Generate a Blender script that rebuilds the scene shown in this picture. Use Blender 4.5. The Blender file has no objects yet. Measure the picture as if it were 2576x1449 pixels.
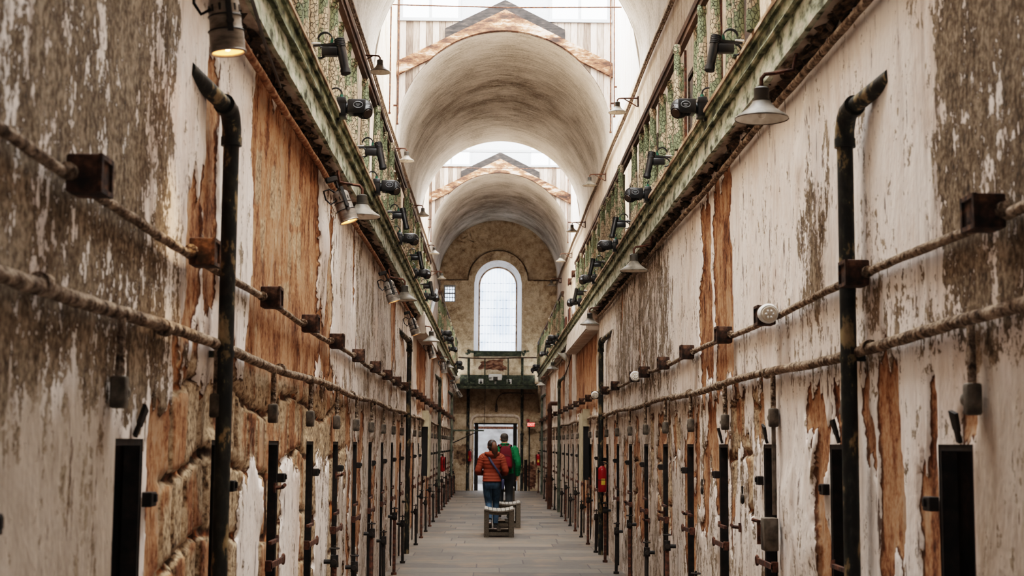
import bpy, bmesh, math, random
import numpy as np
from mathutils import Vector, Matrix, Euler
random.seed(7)
PI = math.pi
S = bpy.context.scene
COL = S.collection

# ------------------------------------------------------------------ layout
W = 1.495        # half width between the lower walls
XG = 1.37        # gallery edge
XU = 2.05        # half width between the upper walls
ZS = 7.35        # vault springing
YE = 50.4        # far end wall
Y0 = -8.0        # end wall behind the camera
ZT = 3.76        # top of lower walls
DZ = 1.61        # cell door height
VAULTS = [(-8.0, 6.6), (11.8, 21.9), (26.9, 37.0), (41.4, YE)]
WELLS = [(6.6, 11.8), (21.9, 26.9), (37.0, 41.4)]
DOORS_R = [5.11 + 1.77 * k for k in range(-4, 26)]
DOORS_L = [5.05 + 1.735 * k for k in range(-4, 26)]
DW = 0.40
ORD = ['first','second','third','fourth','fifth','sixth','seventh','eighth','ninth','tenth','eleventh','twelfth','thirteenth',
 'fourteenth','fifteenth','sixteenth','seventeenth','eighteenth','nineteenth','twentieth','twenty-first','twenty-second',
 'twenty-third','twenty-fourth','twenty-fifth','twenty-sixth','twenty-seventh','twenty-eighth','twenty-ninth','thirtieth']
SIDE = {1: 'right', -1: 'left'}

# ------------------------------------------------------------------ helpers
class MB:
    """collects shapes that become ONE mesh object"""
    def __init__(s):
        s.v = []; s.f = []; s.M = Matrix.Identity(4)
    def _add(s, vs, fs):
        n = len(s.v)
        s.v += [tuple(s.M @ Vector(p)) for p in vs]
        s.f += [tuple(n + i for i in f) for f in fs]
        return s
    def box(s, c, d, rot=None, taper=None):
        hx, hy, hz = d[0]/2, d[1]/2, d[2]/2
        t = taper or (1, 1)
        P = [(-hx,-hy,-hz),(hx,-hy,-hz),(hx,hy,-hz),(-hx,hy,-hz),(-hx*t[0],-hy*t[1],hz),(hx*t[0],-hy*t[1],hz),(hx*t[0],hy*t[1],hz),(-hx*t[0],hy*t[1],hz)]
        R = Euler(rot).to_matrix() if rot else Matrix.Identity(3)
        P = [tuple(R @ Vector(p) + Vector(c)) for p in P]
        return s._add(P, [(0,3,2,1),(4,5,6,7),(0,1,5,4),(1,2,6,5),(2,3,7,6),(3,0,4,7)])
    def bbox(s, c, d, b=0.006, rot=None):
        """box with bevelled edges"""
        bm = bmesh.new(); bmesh.ops.create_cube(bm, size=1)
        for v in bm.verts: v.co = Vector((v.co.x*d[0], v.co.y*d[1], v.co.z*d[2]))
        bmesh.ops.bevel(bm, geom=list(bm.edges), offset=b, segments=2, affect='EDGES', profile=.5)
        R = Euler(rot).to_matrix() if rot else Matrix.Identity(3)
        bm.verts.index_update()
        P = [tuple(R @ v.co + Vector(c)) for v in bm.verts]
        F = [tuple(v.index for v in f.verts) for f in bm.faces]
        bm.free()
        return s._add(P, F)
    def tube(s, pts, r, seg=12, cap=True, ell=None, up=None):
        """round (or elliptic) tube through pts; r number or list; ell list of y/x ratios"""
        pts = [Vector(p) for p in pts]; n = len(pts)
        rs = r if isinstance(r, (list, tuple)) else [r]*n
        es = ell if isinstance(ell, (list, tuple)) else [ell or 1.0]*n
        T = []
        for i in range(n):
            a = pts[max(0, i-1)]; b = pts[min(n-1, i+1)]
            d = (b - a); T.append(d.normalized() if d.length > 1e-9 else Vector((0,0,1)))
        ref = Vector(up) if up else (Vector((0,0,1)) if abs(T[0].z) < .9 else Vector((0,1,0)))
        N = (ref - T[0]*ref.dot(T[0])).normalized()
        vs = []; fs = []
        for i in range(n):
            N = (N - T[i]*N.dot(T[i])).normalized()
            B = T[i].cross(N)
            for k in range(seg):
                a = 2*PI*k/seg
                vs.append(tuple(pts[i] + B*(math.cos(a)*rs[i]) + N*(math.sin(a)*rs[i]*es[i])))
        for i in range(n-1):
            for k in range(seg):
                k2 = (k+1) % seg
                fs.append((i*seg+k, i*seg+k2, (i+1)*seg+k2, (i+1)*seg+k))
        if cap:
            fs.append(tuple(reversed(range(seg)))); fs.append(tuple(range((n-1)*seg, n*seg)))
        return s._add(vs, fs)
    def rings(s, R, seg=24, cap=True):
        """R: list of (cx,cy,cz,rx,ry) horizontal elliptic rings"""
        vs = []; fs = []
        for (cx,cy,cz,rx,ry) in R:
            for k in range(seg):
                a = 2*PI*k/seg; vs.append((cx+rx*math.cos(a), cy+ry*math.sin(a), cz))
        n = len(R)
        for i in range(n-1):
            for k in range(seg):
                k2=(k+1)%seg; fs.append((i*seg+k,i*seg+k2,(i+1)*seg+k2,(i+1)*seg+k))
        if cap:
            fs.append(tuple(reversed(range(seg)))); fs.append(tuple(range((n-1)*seg,n*seg)))
        return s._add(vs, fs)
    def lathe(s, prof, seg=28, M=None, closed=False):
        """prof: list of (radius, z)"""
        vs = []; fs = []; n = len(prof)
        for (r, z) in prof:
            for k in range(seg):
                a = 2*PI*k/seg; p = Vector((r*math.cos(a), r*math.sin(a), z))
                vs.append(tuple(M @ p) if M else tuple(p))
        m = n if closed else n-1
        for i in range(m):
            j = (i+1) % n
            for k in range(seg):
                k2=(k+1)%seg; fs.append((i*seg+k,i*seg+k2,j*seg+k2,j*seg+k))
        return s._add(vs, fs)
    def sphere(s, c, r, seg=16, M=None):
        if not isinstance(r, (tuple, list)): r = (r, r, r)
        prof = [(math.sin(PI*i/10), -math.cos(PI*i/10)) for i in range(11)]
        prof[0] = (0.001, -1); prof[-1] = (0.001, 1)
        Mx = Matrix.Translation(Vector(c)) @ Matrix.Diagonal((r[0], r[1], r[2], 1))
        if M: Mx = M @ Mx
        return s.lathe(prof, seg, Mx)
    def torus(s, c, R, r, axis='Z', seg=24, seg2=8, a0=0, a1=2*PI):
        full = abs(a1-a0-2*PI) < 1e-6
        pts = []
        for k in range(seg + (0 if full else 1)):
            a = a0 + (a1-a0)*k/seg
            u, v = R*math.cos(a), R*math.sin(a)
            pts.append({'Z':(u,v,0),'X':(0,u,v),'Y':(u,0,v)}[axis])
        pts = [tuple(Vector(p)+Vector(c)) for p in pts]
        if full: pts += [pts[0], pts[1]]
        return s.tube(pts, r, seg2, cap=not full)
    def prism(s, poly, h, M=None):
        """poly in xy extruded along z by h"""
        n = len(poly)
        vs = [(x,y,0) for x,y in poly] + [(x,y,h) for x,y in poly]
        if M: vs = [tuple(M @ Vector(p)) for p in vs]
        fs = [tuple(reversed(range(n))), tuple(range(n,2*n))] + [(i,(i+1)%n,n+(i+1)%n,n+i) for i in range(n)]
        return s._add(vs, fs)
    def build(s, name, mat, parent=None, smooth=False, **props):
        me = bpy.data.meshes.new(name)
        me.from_pydata(s.v, [], s.f)
        bm = bmesh.new(); bm.from_mesh(me)
        bmesh.ops.recalc_face_normals(bm, faces=bm.faces)
        bm.to_mesh(me); bm.free()
        if smooth:
            me.polygons.foreach_set('use_smooth', [True]*len(me.polygons))
            try: me.set_sharp_from_angle(angle=math.radians(38))
            except Exception: pass
        me.materials.append(mat)
        o = bpy.data.objects.new(name, me); COL.objects.link(o)
        if parent: o.parent = parent
        for k, v in props.items(): o[k] = v
        return o

def thing(name, label, cat, loc=(0,0,0), rotz=0, group=None):
    o = bpy.data.objects.new(name, None); COL.objects.link(o)
    o.empty_display_size = .05
    o.location = loc; o.rotation_euler = (0,0,rotz)
    o['label'] = label; o['category'] = cat
    if group: o['group'] = group
    return o
def tag(o, label, cat, group=None):
    o['label'] = label; o['category'] = cat
    if group: o['group'] = group
    return o
def dup(root, loc, rotz=None, label=None, group=None, scale=None):
    r = root.copy(); COL.objects.link(r); r.location = loc
    if rotz is not None: r.rotation_euler = (0,0,rotz)
    if label: r['label'] = label
    if group: r['group'] = group
    if scale: r.scale = scale
    for ch in list(root.children):
        c = ch.copy(); COL.objects.link(c); c.parent = r
        for g in list(ch.children):
            d = g.copy(); COL.objects.link(d); d.parent = c
    return r
class Series:
    """first placement moves the prototype itself, later ones copy it"""
    def __init__(s, root): s.root = root; s.n = 0
    def put(s, loc, label, rotz=None, scale=None, rot=None):
        if s.n == 0:
            o = s.root; o.location = loc; o['label'] = label
            if rotz is not None: o.rotation_euler = (0,0,rotz)
            if scale: o.scale = scale
        else:
            o = dup(s.root, loc, rotz, label, None, scale)
        if rot: o.rotation_euler = rot
        s.n += 1
        return o

# ------------------------------------------------------------------ materials
def srgb(r, g, b):
    return tuple(((c/255)/12.92 if c/255 <= .04045 else ((c/255+.055)/1.055)**2.4) for c in (r,g,b)) + (1,)
class NT:
    def __init__(s, name):
        m = bpy.data.materials.new(name); m.use_nodes = True
        s.m = m; s.t = m.node_tree; s.n = s.t.nodes; s.l = s.t.links
        s.bsdf = s.n['Principled BSDF']
    def new(s, typ, **kw):
        n = s.n.new(typ)
        for k, v in kw.items(): setattr(n, k, v)
        return n
    def link(s, a, b): s.l.new(a, b)
    def val(s, sock, v):
        if hasattr(v, 'is_linked') or isinstance(v, bpy.types.NodeSocket): s.link(v, sock)
        else: sock.default_value = v
    def math(s, op, a, b=None, c=None, clamp=False):
        n = s.new('ShaderNodeMath', operation=op, use_clamp=clamp)
        s.val(n.inputs[0], a)
        if b is not None: s.val(n.inputs[1], b)
        if c is not None: s.val(n.inputs[2], c)
        return n.outputs[0]
    def sep(s, v):
        n = s.new('ShaderNodeSeparateXYZ'); s.link(v, n.inputs[0]); return n.outputs
    def comb(s, x, y, z):
        n = s.new('ShaderNodeCombineXYZ')
        for i, a in enumerate((x,y,z)): s.val(n.inputs[i], a)
        return n.outputs[0]
    def coord(s, scale=(1,1,1)):
        tc = s.new('ShaderNodeTexCoord'); mp = s.new('ShaderNodeMapping')
        s.link(tc.outputs['Object'], mp.inputs['Vector']); mp.inputs['Scale'].default_value = scale
        return mp.outputs[0]
    def noise(s, vec, scale, detail=4, rough=.55, dist=0):
        n = s.new('ShaderNodeTexNoise'); s.link(vec, n.inputs['Vector'])
        n.inputs['Scale'].default_value = scale; n.inputs['Detail'].default_value = detail
        n.inputs['Roughness'].default_value = rough; n.inputs['Distortion'].default_value = dist
        return n.outputs['Fac']
    def ramp(s, fac, stops, interp='LINEAR'):
        n = s.new('ShaderNodeValToRGB'); s.link(fac, n.inputs[0]); cr = n.color_ramp
        cr.interpolation = interp
        while len(cr.elements) < len(stops): cr.elements.new(.5)
        for e, (p, c) in zip(cr.elements, stops):
            e.position = p; e.color = c if hasattr(c, '__len__') else (c,c,c,1)
        return n.outputs[0]
    def step(s, fac, lo, hi):
        n = s.new('ShaderNodeMapRange', interpolation_type='SMOOTHSTEP')
        s.link(fac, n.inputs[0]); n.inputs[1].default_value = lo; n.inputs[2].default_value = hi
        return n.outputs[0]
    def mix(s, fac, a, b, blend='MIX'):
        n = s.new('ShaderNodeMix', data_type='RGBA', blend_type=blend)
        s.val(n.inputs['Factor'], fac)
        s.val(n.inputs[6], a); s.val(n.inputs[7], b)
        return n.outputs[2]
    def out(s, color, rough=.8, bump=None, bstr=.3, bdist=.01, metal=0, spec=.3):
        s.val(s.bsdf.inputs['Base Color'], color)
        s.val(s.bsdf.inputs['Roughness'], rough)
        s.bsdf.inputs['Metallic'].default_value = metal
        s.bsdf.inputs['Specular IOR Level'].default_value = spec
        if bump is not None:
            b = s.new('ShaderNodeBump'); s.link(bump, b.inputs['Height'])
            b.inputs['Strength'].default_value = bstr; b.inputs['Distance'].default_value = bdist
            s.link(b.outputs[0], s.bsdf.inputs['Normal'])
        return s.m

def nmat(name, cols, scale=8, detail=6, stretch=(1,1,1), rough=.75, metal=0, bstr=.3, bdist=.01, spec=.3, interp='LINEAR', r=.6):
    t = NT(name); c = t.coord(stretch)
    f = t.noise(c, scale, min(detail, 6), r)
    h = t.noise(c, scale*1.5, 2, r) if bstr > .35 else None
    return t.out(t.ramp(f, cols, interp), rough, h, bstr, bdist, metal, spec)
def plain(name, col, rough=.6, metal=0, spec=.4, scale=40):
    k = .8
    return nmat(name, [(.3, tuple(x*k for x in col[:3])+(1,)), (.7, col)], scale, 3, (1,1,1), rough, metal, .05, .002, spec)
def emit(name, col, strength):
    t = NT(name)
    t.bsdf.inputs['Base Color'].default_value = col
    t.bsdf.inputs['Emission Color'].default_value = col
    t.bsdf.inputs['Emission Strength'].default_value = strength
    return t.m

def wall_material():
    """peeling limewash over brown plaster and rubble stone; masks come from the wall mesh"""
    t = NT('peeling_wall')
    at = t.new('ShaderNodeVertexColor', layer_name='wm')
    sc = t.new('ShaderNodeSeparateColor'); t.link(at.outputs['Color'], sc.inputs[0])
    bare, mold, grey = sc.outputs[0], sc.outputs[1], sc.outputs[2]
    joint = at.outputs['Alpha']
    c1 = t.coord((1, 1, 1))
    big = t.noise(t.coord((1,1,.6)), 1.1, 2)
    fine = t.noise(t.coord((1,1,.42)), 9, 6, .66)
    speck = t.noise(c1, 34, 4, .68)
    streak = t.noise(t.coord((1,1,.10)), 9, 4, .68)
    hair = t.noise(t.coord((1,1,.13)), 30, 3, .6)
    blot = t.noise(t.coord((1,1,.55)), 3.6, 4, .62)
    # paint: bright limewash, dulled in broad uneven areas
    paint = t.ramp(t.math('ADD', t.math('MULTIPLY', big, .55), t.math('MULTIPLY', fine, .45)),
                   [(.33, srgb(208,188,173)), (.42, srgb(234,218,208)), (.52, srgb(246,236,229))])
    paint = t.mix(t.math('MULTIPLY', t.step(blot, .56, .76), .32), paint, srgb(176,152,132))
    paint = t.mix(t.math('MULTIPLY', grey, .88), paint, t.ramp(fine, [(.3, srgb(146,126,106)), (.7, srgb(184,164,144))]))
    # long runs of dirt
    veil = t.step(t.math('ADD', streak, t.math('MULTIPLY', hair, .35)), .68, .92)
    paint = t.mix(t.math('MULTIPLY', veil, t.math('ADD', .28, t.math('MULTIPLY', mold, .5))), paint, srgb(120,94,72))
    # dark flecks where the coat has lifted
    fl = t.step(t.math('ADD', t.noise(t.coord((1,1,.2)), 15, 5, .7), t.math('MULTIPLY', big, .22)), .735, .775)
    paint = t.mix(t.math('MULTIPLY', fl, .9), paint, srgb(78,54,38))
    sp = t.step(speck, .70, .74)
    paint = t.mix(t.math('MULTIPLY', sp, .7), paint, srgb(104,80,60))
    # mould: clotted dark growth with pale flakes still holding
    clump = t.noise(t.coord((1,1,.5)), 15, 3, .6)
    mm = t.math('ADD', t.math('ADD', t.math('MULTIPLY', mold, .56), t.math('MULTIPLY', t.math('SUBTRACT', clump, .5), 1.5)), t.math('ADD', t.math('MULTIPLY', t.math('SUBTRACT', speck, .5), 1.5), t.math('ADD', t.math('MULTIPLY', t.math('SUBTRACT', fine, .5), 1.0), t.math('MULTIPLY', t.math('SUBTRACT', blot, .5), 1.5))))
    mf = t.step(mm, .29, .38)
    moldc = t.ramp(t.math('ADD', t.math('MULTIPLY', speck, .5), t.math('ADD', t.math('MULTIPLY', fine, .3), t.math('MULTIPLY', blot, .2))), [(.40, srgb(46,37,29)), (.47, srgb(88,74,58)), (.53, srgb(124,107,88)), (.60, srgb(164,146,126))])
    col = t.mix(mf, paint, moldc)
    # bare
    bn = t.math('ADD', bare, t.math('MULTIPLY', t.math('SUBTRACT', t.math('ADD', t.math('MULTIPLY', fine, .55), t.math('MULTIPLY', streak, .45)), .5), 1.1))
    bf = t.step(bn, .47, .51)
    edge = t.math('MULTIPLY', t.step(bn, .43, .5), t.math('SUBTRACT', 1, t.step(bn, .53, .72)))
    rk = t.math('ADD', t.math('MULTIPLY', fine, .4), t.math('ADD', t.math('MULTIPLY', speck, .3), t.math('MULTIPLY', blot, .35)))
    barec = t.ramp(rk, [(.41, srgb(66,40,26)), (.47, srgb(122,80,54)), (.525, srgb(166,118,84)), (.57, srgb(184,144,112)), (.64, srgb(176,148,126))])
    barec = t.mix(t.math('MULTIPLY', t.step(hair, .56, .7), .55), barec, srgb(92,58,38))
    stone = t.ramp(t.math('ADD', t.math('MULTIPLY', speck, .75), t.math('MULTIPLY', blot, .25)), [(.37, srgb(72,60,50)), (.45, srgb(144,122,98)), (.53, srgb(188,164,136)), (.63, srgb(212,190,164))])
    js = t.step(joint, .02, .3)
    barec = t.mix(js, barec, stone)                      # alpha > 0 marks rubble stone
    jj = t.step(joint, .45, .8)
    barec = t.mix(t.math('MULTIPLY', jj, .92), barec, t.ramp(fine, [(.46, srgb(34,21,14)), (.56, srgb(92,54,32)), (.62, srgb(186,116,66))]))
    col = t.mix(bf, col, barec)
    col = t.mix(t.math('MULTIPLY', edge, .85), col, srgb(64,36,22))
    h = t.math('ADD', t.math('MULTIPLY', t.noise(t.coord((1,1,.5)), 11, 3, .7), .8), t.math('MULTIPLY', t.math('SUBTRACT', 1, bare), .5))
    return t.out(col, .9, h, .8, .02, 0, .15)

def plaster_material(name, light, mid, dark, amt=.5, stretch=(1,1,.5), sc=7, bstr=.5):
    t = NT(name); c = t.coord(stretch); c1 = t.coord()
    a = t.noise(c, sc, 6, .65); b = t.noise(c1, 30, 4, .6); g = t.noise(c1, .8, 2)
    k = t.math('ADD', t.math('MULTIPLY', a, .5), t.math('ADD', t.math('MULTIPLY', b, .3), t.math('MULTIPLY', g, .2)))
    col = t.ramp(k, [(.40-.08*amt, dark), (.47, mid), (.5+.12*amt, light)])
    return t.out(col, .9, b, bstr, .012, 0, .15)

def crackle_material(name, base, under, dark):
    t = NT(name); c = t.coord((1,1,.7)); c1 = t.coord((1,1,.5))
    v = t.new('ShaderNodeTexVoronoi', feature='DISTANCE_TO_EDGE'); t.link(c, v.inputs['Vector']); v.inputs['Scale'].default_value = 42
    crack = t.math('SUBTRACT', 1, t.step(v.outputs['Distance'], .02, .10))
    n = t.noise(c1, 6, 4, .7); n2 = t.noise(c1, 25, 2)
    col = t.mix(t.step(n, .50, .53), base, under)
    col = t.mix(t.math('MULTIPLY', n2, .35), col, dark)
    col = t.mix(t.math('MULTIPLY', crack, .85), col, dark)
    return t.out(col, .8, t.math('SUBTRACT', 1, crack), .8, .012)

def board_material(name, axis=0, wid=.15, stops=None, soft=False):
    """weathered boards running up Z (axis = coordinate across the boards)"""
    t = NT(name); tc = t.new('ShaderNodeTexCoord'); p = t.sep(tc.outputs['Object'])
    x = t.math('DIVIDE', p[axis], wid)
    fl = t.math('FLOOR', x); fr = t.math('FRACT', x)
    wn = t.new('ShaderNodeTexWhiteNoise', noise_dimensions='1D'); t.link(fl, wn.inputs['W'])
    g = t.noise(t.coord((6,6,.5)), 8, 6, .65)
    k = t.math('ADD', t.math('MULTIPLY', wn.outputs[0], .45), t.math('MULTIPLY', g, .6))
    col = t.ramp(k, stops)
    gap = t.math('ADD', t.math('LESS_THAN', fr, .05), t.math('GREATER_THAN', fr, .96))
    col = t.mix(t.math('MULTIPLY', gap, .8), col, srgb(60,48,40))
    return t.out(col, .85)

def floor_material():
    """worn paving slabs in courses across the corridor, every course shifted by its own amount"""
    t = NT('flagstone_floor'); p = t.sep(t.new('ShaderNodeTexCoord').outputs['Object'])
    n0 = t.noise(t.coord((1,1,1)), 1.5, 2)
    yy = t.math('DIVIDE', t.math('ADD', p[1], t.math('MULTIPLY', n0, .06)), .66); row = t.math('FLOOR', yy)
    wr = t.new('ShaderNodeTexWhiteNoise', noise_dimensions='1D'); t.link(row, wr.inputs['W'])
    xx = t.math('DIVIDE', t.math('ADD', p[0], t.math('MULTIPLY', wr.outputs[0], 7)), t.math('ADD', 1.15, t.math('MULTIPLY', wr.outputs[0], .7)))
    cidx = t.math('FLOOR', xx)
    wc = t.new('ShaderNodeTexWhiteNoise', noise_dimensions='2D'); t.link(t.comb(cidx, row, 0), wc.inputs['Vector'])
    fy = t.math('FRACT', yy); fx = t.math('FRACT', xx)
    jy = t.math('MULTIPLY', t.math('ABSOLUTE', t.math('SUBTRACT', fy, .5)), 2); jx = t.math('MULTIPLY', t.math('ABSOLUTE', t.math('SUBTRACT', fx, .5)), 2)
    joint = t.math('MAXIMUM', t.step(jy, .955, .985), t.step(jx, .982, .994))
    n = t.noise(t.coord((1,1,1)), 1.6, 6, .6); n2 = t.noise(t.coord((1,.4,1)), 12, 6, .65)
    col = t.ramp(t.math('ADD', t.math('MULTIPLY', wc.outputs[0], .6), t.math('MULTIPLY', n2, .4)), [(.2, srgb(64,57,50)), (.5, srgb(81,73,64)), (.8, srgb(98,88,77))])
    col = t.mix(t.math('MULTIPLY', t.step(n, .46, .66), .5), col, srgb(118,94,72))
    col = t.mix(t.math('MULTIPLY', joint, .8), col, srgb(34,30,26))
    return t.out(col, .7, t.noise(t.coord((1,.4,1)), 14, 3, .6), .35, .01, 0, .3)
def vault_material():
    """mould-streaked barrel plaster: skylight falloff is painted in, paler towards both mouths (attribute), with flakes running round the arch"""
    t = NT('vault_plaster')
    at = t.new('ShaderNodeVertexColor', layer_name='painted_falloff'); d = at.outputs['Color']
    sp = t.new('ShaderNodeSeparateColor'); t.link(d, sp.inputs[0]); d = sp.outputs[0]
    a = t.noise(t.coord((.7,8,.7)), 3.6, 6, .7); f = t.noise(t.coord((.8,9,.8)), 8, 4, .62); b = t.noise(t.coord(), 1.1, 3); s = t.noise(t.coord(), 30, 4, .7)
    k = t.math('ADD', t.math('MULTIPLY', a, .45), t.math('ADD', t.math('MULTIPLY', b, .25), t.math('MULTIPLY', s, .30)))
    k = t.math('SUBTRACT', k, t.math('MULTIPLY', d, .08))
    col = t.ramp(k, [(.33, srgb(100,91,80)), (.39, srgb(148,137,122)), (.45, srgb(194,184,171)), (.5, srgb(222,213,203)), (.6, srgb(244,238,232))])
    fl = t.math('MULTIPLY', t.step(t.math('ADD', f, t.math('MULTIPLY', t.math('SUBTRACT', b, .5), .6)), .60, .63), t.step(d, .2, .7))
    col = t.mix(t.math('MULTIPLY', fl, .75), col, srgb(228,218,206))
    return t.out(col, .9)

M = {}
M['wall'] = wall_material()
M['upper'] = plaster_material('upper_wall_plaster', srgb(232,216,202), srgb(200,178,156), srgb(134,108,84), .7, (1,1,.25), 9)
M['well'] = plaster_material('white_well_plaster', srgb(240,236,232), srgb(232,226,220), srgb(196,180,166), .5, (1,1,.2), 6)
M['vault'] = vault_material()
M['end'] = plaster_material('end_wall_plaster', srgb(216,198,172), srgb(176,154,126), srgb(86,68,50), .8, (1,1,1), 6, .8)
M['floor'] = floor_material()
M['gable_plank'] = board_material('gable_planks', 0, .125, [(.22, srgb(66,52,44)), (.4, srgb(108,94,84)), (.55, srgb(146,132,122)), (.72, srgb(172,160,152)), (.86, srgb(134,88,60))])
M['gable_board'] = nmat('gable_board_wood', [(.36, srgb(34,22,16)), (.44, srgb(72,44,30)), (.52, srgb(114,74,52)), (.57, srgb(152,120,100)), (.64, srgb(176,156,142))], 1.8, 10, (1.2,1,4.0), .85, r=.74)
M['dark_beam'] = nmat('charred_beam', [(.35, srgb(18,16,15)), (.6, srgb(42,38,36)), (.75, srgb(72,64,58))], 6, 6, (1,1,4), .9)
M['white_frame'] = plain('grey_white_window_frame', srgb(150,156,162), .5)
M['pipe'] = nmat('flaking_black_pipe', [(.46, srgb(20,22,19)), (.555, srgb(46,48,42)), (.575, srgb(112,98,72)), (.66, srgb(146,128,96))], 15, 8, (1,1,.5), .6, 0, .6, .005, .35)
M['green_pipe'] = nmat('greenish_pipe', [(.4, srgb(52,58,50)), (.6, srgb(94,98,84)), (.7, srgb(140,130,110))], 9, 8, (1,1,.6), .6)
M['rust_pipe'] = nmat('rust_brown_pipe', [(.35, srgb(52,32,22)), (.6, srgb(88,56,38))], 9, 6, (1,1,.6), .75)
M['crust_pipe'] = nmat('plaster_crusted_pipe', [(.38, srgb(62,50,40)), (.47, srgb(112,95,80)), (.55, srgb(150,131,113)), (.66, srgb(182,162,142))], 17, 10, (1,1,1), .95, 0, 1.0, .03, .1, r=.75)
M['rusty_wrap'] = nmat('rusted_wrapped_pipe', [(.32, srgb(90,54,32)), (.5, srgb(150,104,72)), (.66, srgb(196,164,136))], 14, 8, (1,1,1), .85, 0, .8, .015)
M['rust'] = nmat('rusted_iron', [(.34, srgb(34,20,14)), (.52, srgb(72,42,28)), (.7, srgb(116,72,48))], 24, 6, (1,1,1), .8, 0, .5, .006)
M['iron'] = nmat('dark_iron', [(.4, srgb(20,17,14)), (.62, srgb(40,32,26)), (.75, srgb(64,48,36))], 18, 6, (1,1,1), .7, 0, .3, .004)
M['door'] = nmat('blackened_door_iron', [(.42, srgb(12,10,9)), (.64, srgb(30,23,18)), (.78, srgb(60,42,30))], 7, 7, (1,1,.5), .75, 0, .4, .01)
M['jamb'] = nmat('dark_rust_jamb', [(.42, srgb(14,12,10)), (.58, srgb(46,32,24)), (.7, srgb(98,68,48))], 8, 8, (1,1,.4), .9, 0, .5, .01)  # near-black to rust brown lining of the cell door recesses
M['greybox'] = nmat('dusty_galvanised_box', [(.35, srgb(58,51,43)), (.6, srgb(104,95,84))], 16, 5, (1,1,1), .75)
M['fascia'] = nmat('pale_green_fascia', [(.36, srgb(62,64,48)), (.43, srgb(128,134,112)), (.51, srgb(176,180,160)), (.66, srgb(206,200,186))], 13, 9, (1,.5,1), .85, 0, .8, .012)
M['fascia_green'] = nmat('mossy_green_moulding', [(.37, srgb(44,48,36)), (.46, srgb(92,97,74)), (.56, srgb(136,138,112)), (.68, srgb(178,166,142))], 13, 9, (1,.45,1), .85, 0, .8, .012)
M['edge_board'] = nmat('worn_edge_board', [(.34, srgb(92,66,46)), (.5, srgb(170,136,106)), (.66, srgb(208,182,156))], 9, 7, (1,.25,1), .85)
M['soffit'] = nmat('soffit_boards', [(.38, srgb(70,58,46)), (.45, srgb(168,150,134)), (.58, srgb(216,204,192))], 6, 9, (1,.5,1), .9, 0, .6, .012)
M['lath'] = nmat('broken_lath', [(.35, srgb(32,26,18)), (.55, srgb(78,62,44)), (.7, srgb(120,98,74))], 30, 5, (1,1,1), .9)
M['baluster'] = crackle_material('cracked_green_paint', srgb(128,138,108), srgb(196,174,148), srgb(50,50,34))
M['rail'] = nmat('dark_rail_wood', [(.35, srgb(38,26,18)), (.6, srgb(82,58,42)), (.75, srgb(130,98,74))], 8, 6, (1,.2,1), .7)
M['black'] = plain('black_plastic', srgb(17,18,20), .35)
M['black2'] = plain('matt_black_metal', srgb(13,13,14), .5)
M['lens'] = plain('dusty_lens', srgb(74,64,56), .3)
M['logo'] = plain('pale_emblem', srgb(120,124,128), .4)
M['silver'] = plain('silver_knob', srgb(190,192,194), .3, .8)
M['cable'] = plain('black_cable', srgb(18,18,18), .5)
M['teal'] = plain('green_plug', srgb(20,92,74), .5)
M['lamp_grey'] = nmat('dusty_grey_enamel', [(.35, srgb(74,68,58)), (.6, srgb(122,113,102))], 9, 6, (1,1,1), .55)
M['lamp_neck'] = nmat('dark_lamp_neck', [(.4, srgb(52,48,42)), (.7, srgb(84,77,66))], 9, 5, (1,1,1), .55)
M['lamp_white'] = nmat('lamp_inner_enamel', [(.3, srgb(190,178,160)), (.6, srgb(226,216,202))], 12, 4, (1,1,1), .4)
M['can'] = nmat('can_light_body', [(.35, srgb(104,96,88)), (.6, srgb(154,145,136))], 10, 4, (1,1,3), .42, .4)
M['can_dark'] = plain('can_slots', srgb(26,24,22), .6)
M['glow'] = emit('amber_reflector', (1.0,.46,.13,1), 2.2)
M['bulb'] = emit('lamp_bulb', (1.0,.74,.42,1), 14)
M['red'] = plain('extinguisher_red', srgb(150,14,18), .35)
M['yellow'] = plain('yellow_label', srgb(220,184,60), .5)
M['white'] = plain('white_plastic', srgb(242,241,238), .45)
M['sign_red'] = emit('sign_red', (1.0,.06,.045,1), 1.1)
M['sign_letter'] = emit('sign_letter', (1.0,.42,.36,1), 1.6)
M['bench'] = nmat('grey_bench_wood', [(.35, srgb(66,59,50)), (.6, srgb(92,83,70))], 10, 5, (5,.4,5), .75)
M['bench_top'] = nmat('bench_slat_wood', [(.35, srgb(106,100,91)), (.6, srgb(134,127,117))], 10, 5, (5,.4,5), .7)
M['cream'] = nmat('cream_panel', [(.35, srgb(150,138,112)), (.6, srgb(178,167,142))], 6, 4, (1,1,1), .6)
M['stone_out'] = nmat('pale_outside_stone', [(.35, srgb(70,68,68)), (.5, srgb(92,90,90)), (.65, srgb(104,104,106))], 1.6, 8, (1,1,2), .9)
M['orange'] = plain('rust_orange_quilt', srgb(112,46,24), .75, 0, .2, 18)
M['green'] = plain('green_quilt', srgb(4,98,57), .75, 0, .2, 18)
M['navy'] = plain('navy_lining', srgb(38,44,72), .6)
M['jeans'] = nmat('blue_denim', [(.3, srgb(26,42,58)), (.6, srgb(44,67,86))], 30, 5, (1,1,.4), .85)
M['trouser'] = plain('dark_trousers', srgb(28,31,34), .8)
M['pack'] = plain('dark_red_pack', srgb(84,14,24), .8, 0, .2)
M['pack2'] = plain('red_pack_pocket', srgb(108,16,28), .8, 0, .2)
M['skin'] = plain('skin', srgb(206,152,122), .55)
M['hair_w'] = nmat('brown_hair', [(.3, srgb(40,24,16)), (.6, srgb(88,52,32))], 26, 4, (1,1,.2), .55)
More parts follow.
